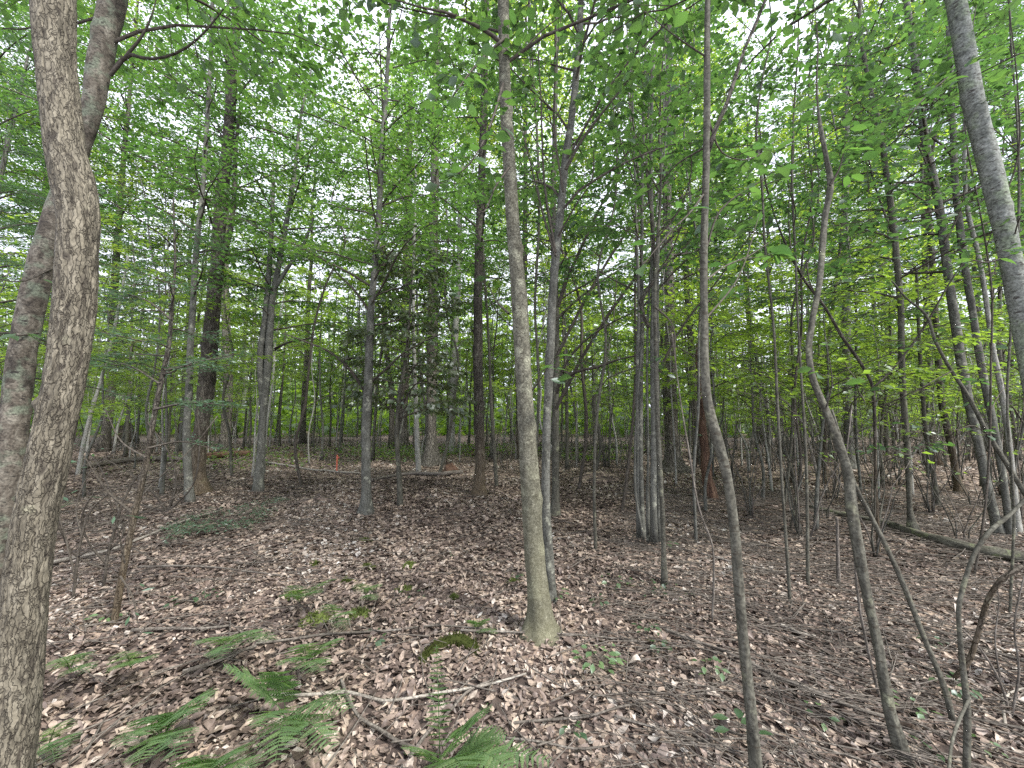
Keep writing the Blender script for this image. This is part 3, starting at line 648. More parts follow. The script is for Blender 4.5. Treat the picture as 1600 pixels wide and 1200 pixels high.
T('maple_tree', 'grey forked tree with two upper limbs left of the slender smooth trunk', 'tree',
  [(403, 768, 18), (406, 720, 14), (411, 650, 13), (417, 590, 13), (421, 540, 12), (426, 470, 10), (437, 405, 9), (447, 350, 8), (456, 300, 7), (464, 240, 5), (472, 170, 4)],
  'smooth', k=14, flare=.3, ext=2, forks=[([(412, 640, 12), (407, 560, 12), (414, 500, 10), (420, 430, 9), (424, 360, 7), (428, 280, 5)], None), ([(430, 450, 7), (452, 415, 6), (470, 390, 5), (490, 340, 4)], None)],
  limbs=[([(430, 545, 6), (450, 535, 5), (478, 530, 3), (500, 520, 2)], 8, 7.5, {})], crown=dict(h0=3.2, h1=9, nb=29, R=2.46, e0=.5, e1=.05, lsize=.09))
T('maple_tree', 'slender smooth grey trunk with curved low limbs left of centre', 'tree',
  [(571, 802, 24), (572, 780, 17), (572, 740, 15), (573, 650, 14), (575, 600, 14), (577, 550, 13), (580, 490, 11), (585, 430, 10), (590, 360, 9), (594, 300, 9), (598, 230, 8), (602, 160, 7), (607, 80, 6), (611, 0, 5)],
  'smooth', k=16, flare=.2, ext=3,
  limbs=[([(568, 608, 6), (556, 590, 5), (538, 568, 5), (512, 548, 4), (480, 535, 3), (440, 520, 2)], 6.3, 5.6, {}), ([(580, 597, 5), (602, 578, 4), (625, 556, 4), (660, 535, 3), (705, 515, 2)], 6.3, 5.6, {}),
         ([(576, 485, 5), (555, 455, 4), (530, 430, 3), (500, 400, 2)], 6.3, 6.6, {}), ([(584, 430, 5), (610, 405, 4), (640, 385, 3), (675, 350, 2)], 6.3, 6.9, {}),
         ([(572, 560, 4), (545, 560, 3), (520, 580, 2)], 6.3, 5.9, {}), ([(590, 330, 4), (615, 295, 3), (650, 260, 2), (690, 200, 1.5)], 6.3, 5.5, {}), ([(600, 200, 4), (596, 130, 3), (592, 30, 2)], 6.3, 6.0, {})],
  crown=dict(h0=3.0, h1=9, nb=40, R=2.13, e0=.55, e1=.05, lsize=.085), leafm='leaf')
T('witch_hazel', 'small sapling crowded with dark drooping leaves left of the straight dark trunk', 'sapling',
  [(626, 790, 10), (623, 740, 8), (620, 680, 7), (624, 620, 6), (634, 560, 5), (640, 490, 4), (644, 420, 3)], 'olive', k=9, leafm='leafD',
  limbs=[([(624, 640, 4), (650, 600, 3), (680, 585, 2)], 6.8, 6.5, dict(lsp=.06, droop=.7)), ([(626, 620, 4), (650, 570, 3), (700, 540, 2)], 6.8, 7.1, dict(lsp=.06, droop=.7))],
  crown=dict(h0=1.5, h1=5.0, nb=52, R=1.12, e0=.5, e1=-.1, lsp=.06, lsize=.1, droop=.7, tilt=.7))
T('maple_sapling', 'thin pole sapling just right of the dark-leaved sapling', 'sapling', [(654, 738, 9), (651, 660, 7), (648, 580, 6), (646, 470, 5), (648, 340, 4), (652, 200, 3)], 'pole', k=8, crown=dict(h0=3, h1=9, nb=15, R=1.79, e0=.5, e1=.1))
T('oak_tree', 'old furrowed trunk with flared roots behind the small dark-leaved sapling', 'tree',
  [(675, 727, 30), (674, 700, 19), (674, 620, 16), (676, 500, 16), (677, 400, 15), (679, 280, 13), (681, 150, 11), (683, 20, 9)], 'old', k=18, flare=.5, flare_h=.3, ext=3, crown=dict(h0=5, h1=15, nb=36, R=3.58, e0=.5, e1=0., lsize=.12, tl=.9))
T('oak_tree', 'pale thick trunk base farther back, half hidden by the dark-leaved sapling', 'tree', [(631, 707, 22), (630, 680, 16), (632, 600, 14), (635, 450, 13), (638, 300, 11), (641, 150, 8)], 'old', k=14, flare=.3, ext=4, crown=dict(h0=6, h1=18, nb=24, R=3.81, e0=.5, e1=0., lsize=.13, tl=.9))
T('birch_tree', 'pale distant trunk between furrowed trunk and straight dark trunk', 'tree', [(704, 708, 13), (706, 660, 10), (708, 600, 9), (713, 500, 9), (718, 400, 8), (722, 260, 6)], 'pole', k=10, flare=.2, ext=3, crown=dict(h0=6, h1=14, nb=21, R=2.69, e0=.5, e1=0., lsize=.11))
T('maple_tree', 'straight dark brown-based trunk at centre of the clearing', 'tree',
  [(749, 774, 27), (749, 758, 19), (750, 740, 17), (748, 640, 16), (747, 560, 15), (747, 500, 14), (748, 400, 13), (750, 330, 13), (752, 290, 12), (755, 200, 11), (757, 100, 10), (760, 0, 9)],
  'dark', k=18, flare=.15, ext=4, limbs=[([(750, 415, 4), (762, 460, 4), (782, 495, 3), (806, 515, 2)], 7.8, 7.0, dict(lsp=.2))], crown=dict(h0=4.2, h1=12, nb=33, R=2.46, e0=.5, e1=0., lsize=.09))
# centre
T('maple_tree', 'mottled greenish-grey trunk with a pale chafed foot, front and centre', 'tree',
  [(846, 987, 56), (845, 968, 44), (841, 930, 36), (833, 850, 31), (829, 780, 31), (826, 700, 29), (822, 640, 26), (817, 560, 25), (811, 460, 24), (805, 400, 22), (798, 300, 20), (793, 220, 19), (790, 130, 18), (788, 50, 17), (787, -20, 17)],
  'mottled', k=48, m=300, flare=.42, flare_h=.08, ext=4, lump=.06, knots=[(1.2, 2., .03, .008), (1.9, 4., .03, .008)],
  limbs=[([(782, 66, 8), (762, 50, 7), (735, 36, 6), (705, 22, 6), (660, 12, 5), (612, -2, 4)], 2.85, 2.6, dict(tsp=.16, lsp=.06, lsize=.075)),
         ([(786, 130, 4), (768, 190, 3), (748, 235, 2.5), (725, 265, 2), (700, 280, 1.5)], 2.85, 2.3, dict(tsp=.09, lsp=.05, lsize=.085, tl=.22, start=.35)),
         ([(788, 60, 4), (750, 95, 3), (715, 140, 2), (690, 175, 1.5)], 2.85, 2.3, dict(tsp=.1, lsp=.05, lsize=.085, tl=.22, start=.45)),
         ([(797, 260, 3), (775, 290, 2), (750, 330, 2), (735, 300, 1)], 2.85, 2.5, dict(tsp=.15, lsp=.06, lsize=.075, tl=.15)),
         ([(832, 610, 3), (846, 590, 2), (862, 565, 1.5)], 2.85, 2.7, dict(lsp=.4)), ([(795, 490, 4), (775, 470, 3), (762, 440, 2)], 2.85, 3.2, dict(lsp=.3)),],
  crown=dict(h0=4.6, h1=8, nb=13, R=2.02, e0=.6, e1=.1), leafm='leafN', cap=230)
T('beech_tree', 'smooth trunk directly behind the mottled centre trunk, forking rightward', 'tree',
  [(862, 940, 17), (860, 900, 15), (856, 850, 14), (853, 790, 14), (853, 700, 13), (857, 600, 13), (860, 540, 13), (865, 440, 13), (870, 390, 13), (878, 310, 12), (885, 240, 12), (893, 190, 11), (900, 120, 11), (906, 40, 10), (909, -20, 9)],
  'smooth', k=18, m=160, flare=.3, flare_h=.05, ext=4,
  limbs=[([(884, 265, 6), (905, 225, 5), (930, 190, 4), (970, 140, 3), (1010, 80, 2)], 3.3, 3.0, {}), ([(868, 400, 4), (850, 340, 3), (830, 260, 2), (812, 190, 2)], 3.3, 3.5, {}),
         ([(872, 370, 4), (900, 320, 3), (925, 280, 2), (928, 235, 2)], 3.3, 2.9, dict(lsp=.2)), ([(868, 395, 4), (852, 300, 3), (845, 150, 3), (836, 0, 2)], 3.3, 3.5, {}),
         ([(880, 300, 3), (866, 200, 3), (872, 80, 2), (880, -10, 2)], 3.3, 3.2, {}), ([(905, 80, 4), (930, 40, 3), (980, 0, 2)], 3.3, 3.0, {}), ([(800, 100, 3), (850, 45, 3), (905, 10, 3), (950, -3, 2)], 3.2, 3.1, dict(lsp=.3))],
  crown=dict(h0=3.3, h1=8, nb=18, R=1.79, e0=.8, e1=.2), leafm='leafN', cap=150)
T('beech_tree', 'slim grey tree with long curved right-hand limbs beside the centre pair', 'tree',
  [(867, 804, 17), (868, 780, 13), (868, 720, 12), (868, 650, 11), (869, 560, 11), (868, 470, 10), (866, 400, 10), (864, 320, 9), (866, 240, 8), (868, 130, 7), (870, 0, 6)],
  'olive', k=14, flare=.3, ext=2,
  limbs=[([(869, 612, 6), (880, 592, 5), (902, 580, 5), (932, 574, 4), (962, 563, 4), (1004, 553, 3), (1030, 545, 2)], 6.1, 5.4, dict(lsp=.1)), ([(870, 615, 5), (878, 580, 5), (892, 556, 5), (920, 527, 4), (952, 506, 4), (985, 490, 3), (1020, 470, 2)], 6.1, 5.2, dict(lsp=.1)),
         ([(872, 480, 6), (884, 440, 5), (900, 405, 5), (925, 350, 4), (950, 300, 4), (972, 262, 3), (990, 210, 2)], 6.1, 5.8, {}), ([(868, 500, 4), (900, 470, 4), (940, 440, 3), (1000, 400, 2)], 6.1, 6.6, {}), ([(866, 540, 4), (845, 585, 3), (828, 612, 2)], 6.1, 5.5, dict(lsp=.3)), ([(868, 640, 6), (920, 540, 5), (1000, 425, 4), (1090, 330, 3), (1190, 235, 2)], 6.1, 5.0, dict(lsp=.25)), ([(868, 560, 5), (930, 440, 4), (1010, 320, 3), (1080, 240, 3), (1150, 120, 2)], 6.1, 5.4, dict(lsp=.2))],
  crown=dict(h0=3.5, h1=8, nb=24, R=2.02, e0=.75, e1=.1), leafm='leafN')
T('stem_clump', 'tight clump of several slim grey stems right of the centre trunks', 'tree',
  [(1004, 842, 12), (1002, 780, 9), (1001, 700, 8), (1001, 600, 8), (1003, 500, 8), (1003, 400, 5.5), (1004, 250, 5), (1008, 100, 4), (1012, 0, 3)], 'smooth', k=12, flare=.1, ext=2,
  forks=[([(1022, 846, 14), (1021, 800, 11), (1021, 720, 10), (1021, 640, 9.5), (1020, 540, 9), (1021, 420, 7), (1017, 280, 6), (1020, 120, 5), (1028, 0, 4)], 4.85, 4.9),
         ([(998, 840, 8), (996, 780, 6), (996, 690, 5), (995, 600, 5), (998, 480, 5), (994, 350, 4), (990, 200, 3), (985, 60, 2)], 5.0, 5.3),
         ([(1029, 846, 7), (1029, 790, 6), (1028, 700, 5), (1028, 600, 5), (1027, 500, 5), (1029, 380, 4), (1034, 240, 3), (1040, 80, 2)], 4.95, 5.2),
         ([(1013, 846, 7), (1012, 780, 6), (1013, 700, 3.5), (1011, 600, 3.5), (1013, 480, 4), (1024, 350, 3), (1042, 200, 3), (1052, 60, 3)], 4.95, 5.4),
         ([(1006, 842, 5), (994, 780, 4), (992, 700, 3), (996, 620, 3), (1003, 540, 3)], 4.8, 4.6),
         ([(1014, 512, 6), (1004, 490, 7), (1002, 466, 8), (1009, 455, 7), (1019, 446, 6), (1022, 400, 5), (1017, 330, 5), (1010, 260, 4), (1015, 150, 3), (1024, 40, 3)], 4.7, 4.9, 'dark')],
  limbs=[([(1018, 440, 3), (1045, 400, 3), (1075, 330, 2), (1110, 270, 2)], 4.9, 4.5, {}), ([(1004, 330, 3), (985, 270, 3), (960, 180, 2), (950, 60, 2)], 4.9, 5.2, {}), ([(1021, 600, 4), (1060, 520, 3), (1120, 440, 3), (1200, 330, 2)], 4.9, 4.2, dict(lsp=.25)), ([(1012, 250, 3), (1050, 190, 3), (1090, 150, 2), (1150, 110, 2)], 4.9, 4.4, {})],
  crown=dict(h0=3.0, h1=7.2, nb=18, R=1.68, e0=.9, e1=.2), leafm='leafN', cap=80)
T('maple_sapling', 'slim curved stem standing just in front of the stem clump', 'sapling',
  [(1039, 914, 11), (1037, 860, 8), (1035, 800, 8), (1031, 730, 8), (1027, 640, 8), (1025, 560, 7), (1024, 470, 6), (1027, 380, 5), (1032, 300, 4), (1030, 200, 4), (1036, 90, 3), (1044, -10, 3)], 'olive', k=10, flare=.2, ext=1.5,
  limbs=[([(1024, 480, 3), (1046, 500, 2), (1056, 560, 2)], 3.6, 3.3, dict(lsp=.3)), ([(1028, 370, 3), (1060, 330, 2), (1080, 270, 2), (1075, 200, 1.5)], 3.6, 3.3, dict(lsp=.12)), ([(1030, 300, 3), (1000, 240, 2), (985, 150, 2), (990, 60, 1.5)], 3.6, 3.8, dict(lsp=.12))],
  crown=dict(h0=2.9, h1=5.2, nb=9, R=1.23, e0=.8, e1=.2), leafm='leafN', cap=50)
T('oak_tree', 'big furrowed trunk with spreading root flare behind the stem clump', 'tree',
  [(1053, 738, 42), (1052, 722, 28), (1050, 690, 21), (1049, 630, 18), (1047, 545, 16), (1045, 430, 16), (1043, 300, 14), (1044, 150, 12), (1046, 0, 10)], 'old', k=20, flare=.45, flare_h=.35, ext=4, crown=dict(h0=5, h1=15, nb=36, R=3.36, e0=.5, e1=0., lsize=.12, tl=.9))
T('dead_tree', 'broken red-brown rotting snag behind the slender right trunk', 'dead tree',
  [(1110, 779, 20), (1107, 755, 18), (1104, 735, 17), (1100, 700, 15), (1096, 640, 12), (1093, 590, 9), (1090, 535, 4)], 'rot', k=16, flare=.3, flare_h=.1, lump=.22, limbs=[([(1104, 750, 4), (1094, 700, 3), (1088, 660, 2)], 7.4, 7.2, dict(lsp=9, tl=.1))])
T('maple_tree', 'slender olive trunk bending from the bottom edge right of centre', 'tree',
  [(1183, 1260, 25), (1178, 1190, 22), (1171, 1100, 19), (1161, 1000, 18), (1153, 900, 17), (1145, 810, 16), (1136, 745, 16), (1121, 690, 17), (1108, 640, 16), (1102, 575, 14), (1101, 500, 13), (1100, 400, 12), (1102, 300, 12), (1104, 200, 11), (1105, 100, 10), (1106, 0, 9), (1107, -60, 9)],
  'olive', Y0=1.72, k=24, m=260, flare=0, ext=3, lump=.11, knots=[(1.15, 1.5, .02, .006)],
  forks=[([(1104, 245, 8), (1112, 215, 8), (1126, 185, 7), (1140, 150, 7), (1152, 110, 7), (1164, 75, 6), (1184, 30, 6), (1198, -5, 5)], 1.72, 1.6, 'dark')],
  limbs=[([(1102, 300, 3), (1080, 330, 2), (1050, 360, 1.5), (1020, 395, 1)], 1.72, 1.5, dict(lsp=.1, tl=.15)), ([(1102, 230, 3), (1060, 255, 2), (1025, 290, 1.5), (1000, 305, 1)], 1.72, 1.9, dict(lsp=.1, tl=.15)),
         ([(1103, 390, 3), (1125, 330, 2), (1160, 300, 1.5), (1195, 280, 1)], 1.72, 1.75, dict(tsp=.07, lsp=.05, tl=.16, lsize=.07)), ([(1104, 180, 3), (1130, 240, 2), (1160, 250, 2), (1200, 235, 1)], 1.72, 1.9, dict(tsp=.07, lsp=.05, tl=.2, lsize=.07)),
         ([(1105, 90, 3), (1060, 60, 2), (1010, 20, 2)], 1.72, 1.7, dict(lsp=.1, tl=.2)), ([(1100, 440, 3), (1135, 415, 2), (1170, 400, 1.5), (1200, 380, 1)], 1.72, 2.2, dict(lsp=.15, tl=.15)), ([(1101, 500, 3), (1150, 440, 2), (1185, 340, 2)], 1.72, 2.1, dict(lsp=.3, tl=.15))],
  leafm='leafN', cap=170, crown=dict(lsize=.065, h0=3.4, h1=5.5, nb=9, R=1.23, e0=.6, e1=.1))
# right
T('dead_tree', 'wavy leaning trunk with a snapped-off top right of centre', 'dead tree',
  [(1402, 1150, 27), (1394, 1125, 22), (1384, 1075, 19), (1370, 1000, 18), (1355, 930, 18), (1342, 860, 19), (1332, 800, 20), (1324, 730, 17), (1309, 690, 15), (1290, 640, 13), (1270, 590, 11), (1264, 550, 10), (1270, 500, 10), (1280, 450, 10), (1285, 400, 10), (1290, 340, 10), (1298, 285, 10), (1291, 245, 8), (1281, 195, 7), (1279, 178, 5), (1278, 166, 3)],
  'olive', Y0=2.0, Y1=2.3, k=24, m=260, lump=.15, flare=.1, limbs=[([(1290, 640, 3), (1300, 600, 2), (1296, 560, 1.5)], 2.05, 2.0, dict(lsp=9, tl=.1)), ([(1282, 205, 4), (1276, 140, 2.5), (1278, 70, 2), (1270, -10, 1.5)], 2.3, 2.4, dict(lsp=.3, tl=.2)), ([(1297, 290, 4), (1312, 262, 2), (1320, 225, 1.5)], 2.25, 2.2, dict(lsp=9, tl=.1))], sink=.1)
T('beech_tree', 'dark slim trunk rising from the fallen log at right', 'tree',
  [(1428, 835, 26), (1423, 815, 15), (1419, 740, 11), (1413, 640, 11), (1409, 560, 11), (1408, 500, 11), (1401, 420, 11), (1391, 320, 11), (1381, 250, 10), (1371, 190, 9), (1358, 130, 8), (1347, 60, 7), (1343, -10, 6)],
  'olive', k=16, flare=.2, ext=2, twigmat='twig',
  limbs=[([(1396, 370, 4), (1370, 300, 3), (1340, 180, 3), (1305, 95, 2)], 5.2, 4.6, {}), ([(1372, 190, 3), (1345, 165, 3), (1310, 150, 2), (1270, 160, 2)], 5.2, 4.5, {}), ([(1402, 440, 3), (1440, 410, 2), (1475, 390, 2), (1510, 400, 2)], 5.2, 4.4, {}),
         ([(1418, 690, 3), (1390, 700, 2), (1365, 695, 2)], 5.2, 4.6, dict(lsp=.06, tl=.3)), ([(1415, 680, 3), (1440, 690, 2), (1462, 700, 2)], 5.2, 4.6, dict(lsp=.06, tl=.3)), ([(1400, 400, 3), (1350, 430, 2), (1300, 445, 2)], 5.2, 4.6, {})],
  crown=dict(h0=3.0, h1=7.5, nb=21, R=1.90, e0=.45, e1=.0), leafm='leafN', cap=200, minpx=9)
T('beech_tree', 'tallest leaning grey trunk of the right-hand cluster, nearest its foot', 'tree',
  [(1562, 838, 26), (1558, 820, 20), (1545, 775, 18), (1527, 690, 17), (1510, 610, 17), (1500, 560, 17), (1489, 490, 17), (1480, 420, 16), (1470, 350, 15), (1460, 290, 14), (1446, 220, 13), (1440, 180, 13), (1428, 90, 12), (1416, 0, 11)], 'smooth', k=18, flare=.25, ext=3,
  limbs=[([(1462, 300, 5), (1445, 250, 4), (1432, 225, 3), (1400, 205, 2)], 5, 4.5, {}), ([(1475, 380, 5), (1500, 330, 4), (1510, 270, 4), (1512, 215, 3)], 5, 4.8, dict(lsp=.2))], crown=dict(h0=3.2, h1=8, nb=18, R=2.02, e0=.5, e1=.0), leafm='leafN', cap=60)
T('beech_tree', 'middle leaning grey trunk of the right-hand cluster', 'tree',
  [(1580, 842, 20), (1574, 800, 14), (1565, 740, 14), (1552, 660, 14), (1535, 580, 14), (1518, 480, 13), (1502, 380, 13), (1492, 300, 12), (1488, 200, 11), (1485, 100, 10), (1482, -10, 9)], 'smooth', k=16, flare=.25, ext=3, Y0=5.15, crown=dict(h0=4, h1=8, nb=13, R=1.79, e0=.5, e1=.0), leafm='leafN')
T('beech_tree', 'pale right-most leaning trunk of the right-hand cluster', 'tree',
  [(1590, 838, 18), (1586, 780, 12), (1578, 700, 11), (1566, 610, 11), (1550, 540, 10), (1540, 470, 9), (1528, 400, 9), (1512, 330, 8), (1507, 200, 7), (1512, 60, 6)], 'pole', k=14, flare=.25, ext=2, Y0=5.3, crown=dict(h0=4, h1=8, nb=12, R=1.68, e0=.5, e1=.0), leafm='leafN')
T('maple_tree', 'dark straight trunk left of the right-hand leaning cluster', 'tree',
  [(1500, 772, 20), (1497, 755, 15), (1487, 700, 13), (1477, 650, 13), (1467, 580, 12), (1461, 500, 11), (1456, 400, 10), (1450, 280, 9)], 'dark', k=14, flare=.3, ext=3, crown=dict(h0=4, h1=10, nb=19, R=2.46, e0=.5, e1=0.), leafm='leaf')
T('birch_tree', 'large pale silvery banded birch leaning in at the right edge', 'tree',
  [(1690, 1060, 60), (1672, 950, 48), (1655, 820, 45), (1636, 700, 43), (1616, 600, 41), (1600, 520, 40), (1582, 430, 40), (1563, 335, 40), (1541, 230, 39), (1520, 140, 37), (1501, 50, 35), (1490, 0, 33), (1476, -60, 31)],
  'birch', Y0=2.45, k=32, m=200, flare=.2, ext=3, lump=.04,
  limbs=[([(1545, 250, 5), (1530, 160, 4), (1516, 80, 4), (1525, 10, 3)], 2.5, 2.9, dict(lsp=.1)), ([(1560, 330, 4), (1590, 250, 3), (1590, 140, 3), (1575, 0, 2)], 2.5, 2.3, dict(lsp=.12, tl=.3)), ([(1575, 400, 4), (1540, 410, 3), (1515, 405, 2)], 2.5, 2.2, dict(tsp=.12, lsp=.06, lsize=.07, tl=.2)),
         ([(1520, 120, 3), (1560, 100, 3), (1590, 85, 2), (1620, 80, 2)], 2.5, 2.2, dict(tsp=.09, lsp=.05, lsize=.08, tl=.25)), ([(1580, 410, 3), (1600, 330, 3), (1625, 300, 2)], 2.5, 2.2, dict(tsp=.1, lsp=.06, lsize=.07, tl=.2)), ([(1510, 100, 4), (1470, 130, 3), (1430, 170, 2), (1400, 220, 1.5)], 2.5, 2.3, dict(tsp=.12, lsp=.06, lsize=.07, tl=.3))],
  leafm='leafN', cap=200, crown=dict(lsize=.07, h0=4.6, h1=6.5, nb=12, R=2.02, e0=.5, e1=.05))
T('maple_tree', 'thick grey trunk far back between snapped trunk and log tree', 'tree', [(1327, 712, 18), (1326, 680, 16), (1324, 600, 15), (1322, 500, 14), (1321, 400, 13), (1322, 250, 11), (1324, 100, 9)], 'smooth', Y0=11, k=14, flare=.2, ext=3, crown=dict(h0=6, h1=14, nb=24, R=2.91, e0=.5, e1=0., lsize=.11), leafm='leafB')
T('maple_sapling', 'dark thin stem left of the snapped wavy trunk, well behind it', 'sapling', [(1289, 757, 9), (1288, 700, 7), (1290, 620, 7), (1292, 560, 6), (1298, 500, 6), (1306, 440, 5), (1314, 360, 4), (1318, 260, 3)], 'dark', k=9, crown=dict(h0=3.4, h1=7, nb=15, R=1.79, e0=.5, e1=0.), leafm='leafB')
T('maple_sapling', 'curved slim stem leaning left between log tree and right-hand cluster', 'sapling', [(1465, 792, 11), (1458, 740, 9), (1447, 680, 8), (1440, 600, 7), (1436, 520, 6), (1432, 420, 5)], 'olive', k=9, flare=.3, crown=dict(h0=2.6, h1=5, nb=13, R=1.46, e0=.4, e1=0.), leafm='leafB')
T('maple_sapling', 'long slim stem slanting left up across the right-hand cluster', 'sapling', [(1604, 775, 11), (1580, 735, 10), (1545, 680, 9), (1510, 615, 8), (1487, 580, 7), (1462, 535, 6), (1445, 490, 5), (1415, 465, 4), (1395, 440, 3)], 'olive', Y0=4.0, Y1=4.4, k=10, sink=.6, limbs=[([(1545, 680, 3), (1520, 665, 2), (1490, 672, 2), (1460, 655, 1.5)], 4.1, 3.9, dict(lsp=.2)), ([(1487, 580, 3), (1450, 600, 2), (1420, 620, 1.5)], 4.2, 4.0, dict(lsp=.1))], leafm='leafN')
T('dark_forked_sapling', 'thin dark stem splitting into a wide V left of the log tree', 'sapling',
  [(1372, 836, 7), (1368, 760, 6), (1367, 690, 6), (1366, 640, 6), (1363, 603, 6), (1345, 568, 6), (1318, 530, 6), (1285, 475, 5), (1258, 440, 5), (1236, 400, 4), (1215, 350, 3), (1195, 280, 3), (1187, 200, 2)], 'dark', k=9, Y0=4.6, Y1=4.2,
  forks=[([(1364, 606, 5), (1390, 582, 4), (1418, 548, 4), (1455, 493, 4), (1480, 448, 3), (1500, 418, 3), (1516, 396, 2)], 4.5, 4.2)],
  limbs=[([(1275, 462, 3), (1260, 425, 2), (1272, 380, 2), (1262, 300, 2), (1248, 200, 1.5)], 4.25, 4.2, dict(lsp=.2)), ([(1236, 400, 3), (1232, 330, 2), (1240, 250, 2), (1235, 100, 2)], 4.2, 4.3, dict(lsp=.2))], leafm='leafN', cap=30)
T('shrub', 'grey forked shrub stems at the lower right edge', 'shrub',
  [(1512, 1190, 14), (1512, 1100, 13), (1505, 1040, 11), (1500, 990, 9), (1498, 950, 9), (1508, 905, 9), (1525, 860, 9), (1548, 828, 9), (1576, 805, 8), (1610, 770, 8), (1660, 710, 6)], 'olive', Y0=1.9, k=12, m=90, lump=.08,
  forks=[([(1490, 1060, 9), (1512, 1035, 11), (1525, 1000, 10), (1535, 965, 10), (1545, 935, 10), (1566, 905, 11), (1605, 880, 12), (1650, 840, 11)], 1.95, 1.75, 'dark'),
         ([(1488, 1125, 12), (1476, 1075, 12), (1462, 1040, 11), (1445, 1000, 10), (1426, 950, 10), (1408, 905, 10), (1390, 865, 9), (1375, 835, 9), (1360, 805, 8), (1335, 755, 7), (1318, 700, 6), (1300, 640, 4)], 2.0, 2.3),
         ([(1515, 1090, 6), (1490, 1150, 6), (1480, 1230, 6)], 1.9, 1.6)], sink=.3)
T('sapling_stub', 'short broken upright stub between slender trunk and snapped trunk', 'stub', [(1310, 912, 8), (1309, 880, 7), (1308, 840, 6), (1307, 808, 5)], 'stick', k=9, flare=.3, flare_h=.04)
T('sapling', 'thin brown whip leaning beside the snapped wavy trunk', 'sapling', [(1375, 1090, 6), (1360, 1030, 5), (1345, 960, 5), (1335, 880, 4), (1330, 800, 4), (1322, 740, 3), (1330, 640, 2)], 'stick', k=8, sink=.1)
T('sapling', 'thin bare whip standing right of the slim stem by the clump', 'sapling', [(1113, 975, 4), (1115, 900, 4), (1112, 850, 3), (1095, 805, 3), (1075, 700, 3), (1062, 620, 2), (1050, 520, 2)], 'stick', k=7)
T('sapling', 'twisted thin vine-like stem between centre trunks and stem clump', 'sapling', [(930, 738, 5), (938, 700, 5), (932, 655, 5), (928, 630, 5), (940, 595, 4), (948, 560, 4), (958, 500, 3), (965, 420, 2)], 'olive', k=8, crown=dict(h0=2.6, h1=5, nb=9, R=1.12, e0=.5, e1=0.), leafm='leafB')
T('birch_sapling', 'white curved dead stem arching over right of the slender trunk', 'dead sapling', [(1279, 758, 5), (1276, 740, 5), (1266, 700, 4), (1250, 655, 4), (1228, 628, 3), (1195, 612, 2)], 'palestick', k=8)
for lab, pts, Y in [('thin dark stem crossing the upper right beside the snapped top', [(1232, 905, 6), (1225, 800, 5), (1215, 650, 5), (1208, 500, 4), (1195, 380, 4), (1190, 280, 4), (1182, 210, 4), (1190, 130, 3), (1205, 50, 3), (1200, -20, 2)], 3.6),
                    ('thin straight stem in the upper right, left of the snapped top', [(1262, 880, 6), (1258, 700, 5), (1250, 560, 4), (1243, 400, 4), (1238, 270, 4), (1240, 180, 3), (1246, 90, 3), (1248, -20, 3)], 3.9),
                    ('thin dark stem right of the log tree reaching the top edge', [(1580, 930, 6), (1585, 800, 5), (1575, 640, 5), (1580, 500, 5), (1592, 330, 5), (1588, 180, 4), (1578, 60, 4), (1576, -20, 4)], 3.3),
                    ('slim stem rising through the gap left of centre trunks', [(835, 800, 5), (838, 700, 5), (842, 600, 4), (836, 480, 4), (842, 350, 4), (838, 200, 3), (830, 60, 3), (826, -20, 3)], 6.0),
                    ('slim pole right of the straight dark trunk', [(776, 757, 6), (768, 640, 5), (764, 540, 4), (757, 430, 4), (752, 330, 3)], 8.0)]:
    T('sapling', lab, 'sapling', pts, 'olive', Y0=Y, k=8, crown=dict(h0=3, h1=5.5, nb=10, R=1.12, e0=.6, e1=.1), leafm='leafN', cap=25)
T('dead_shrub', 'tangle of dark bare arching twigs just left of the conifer sapling', 'dead shrub',
  [(163, 905, 6), (170, 860, 6), (182, 820, 5), (195, 780, 4), (215, 745, 3), (245, 715, 2)], 'twig', Y0=3.6, k=7,
  forks=[([(165, 880, 5), (140, 850, 4), (128, 815, 4), (140, 780, 3), (175, 760, 2)], 3.6, 3.4), ([(170, 860, 5), (190, 840, 4), (186, 800, 4), (170, 760, 3), (150, 720, 2), (110, 690, 2)], 3.6, 3.8),
         ([(172, 850, 4), (205, 810, 3), (250, 790, 3), (300, 760, 2)], 3.6, 3.9), ([(166, 890, 4), (120, 870, 3), (95, 830, 3), (85, 790, 2)], 3.6, 3.3), ([(180, 825, 4), (235, 760, 3), (300, 700, 2), (340, 650, 2)], 3.6, 4.1), ([(182, 818, 3), (150, 795, 3), (90, 770, 2)], 3.6, 3.5)])
T('dead_shrub', 'low fan of bare dark twigs on the ground before the thick dark trunk', 'dead shrub',
  [(262, 800, 5), (240, 770, 4), (205, 740, 3), (160, 715, 2)], 'twig', k=7,
  forks=[([(262, 800, 5), (275, 760, 4), (260, 700, 3), (230, 660, 2)], None), ([(262, 800, 5), (225, 790, 4), (170, 775, 3), (110, 765, 2)], None), ([(262, 800, 4), (300, 760, 3), (312, 700, 3), (308, 640, 2)], None), ([(262, 800, 4), (235, 810, 3), (180, 820, 2), (120, 830, 2)], None)])
r9 = np.random.default_rng(99)
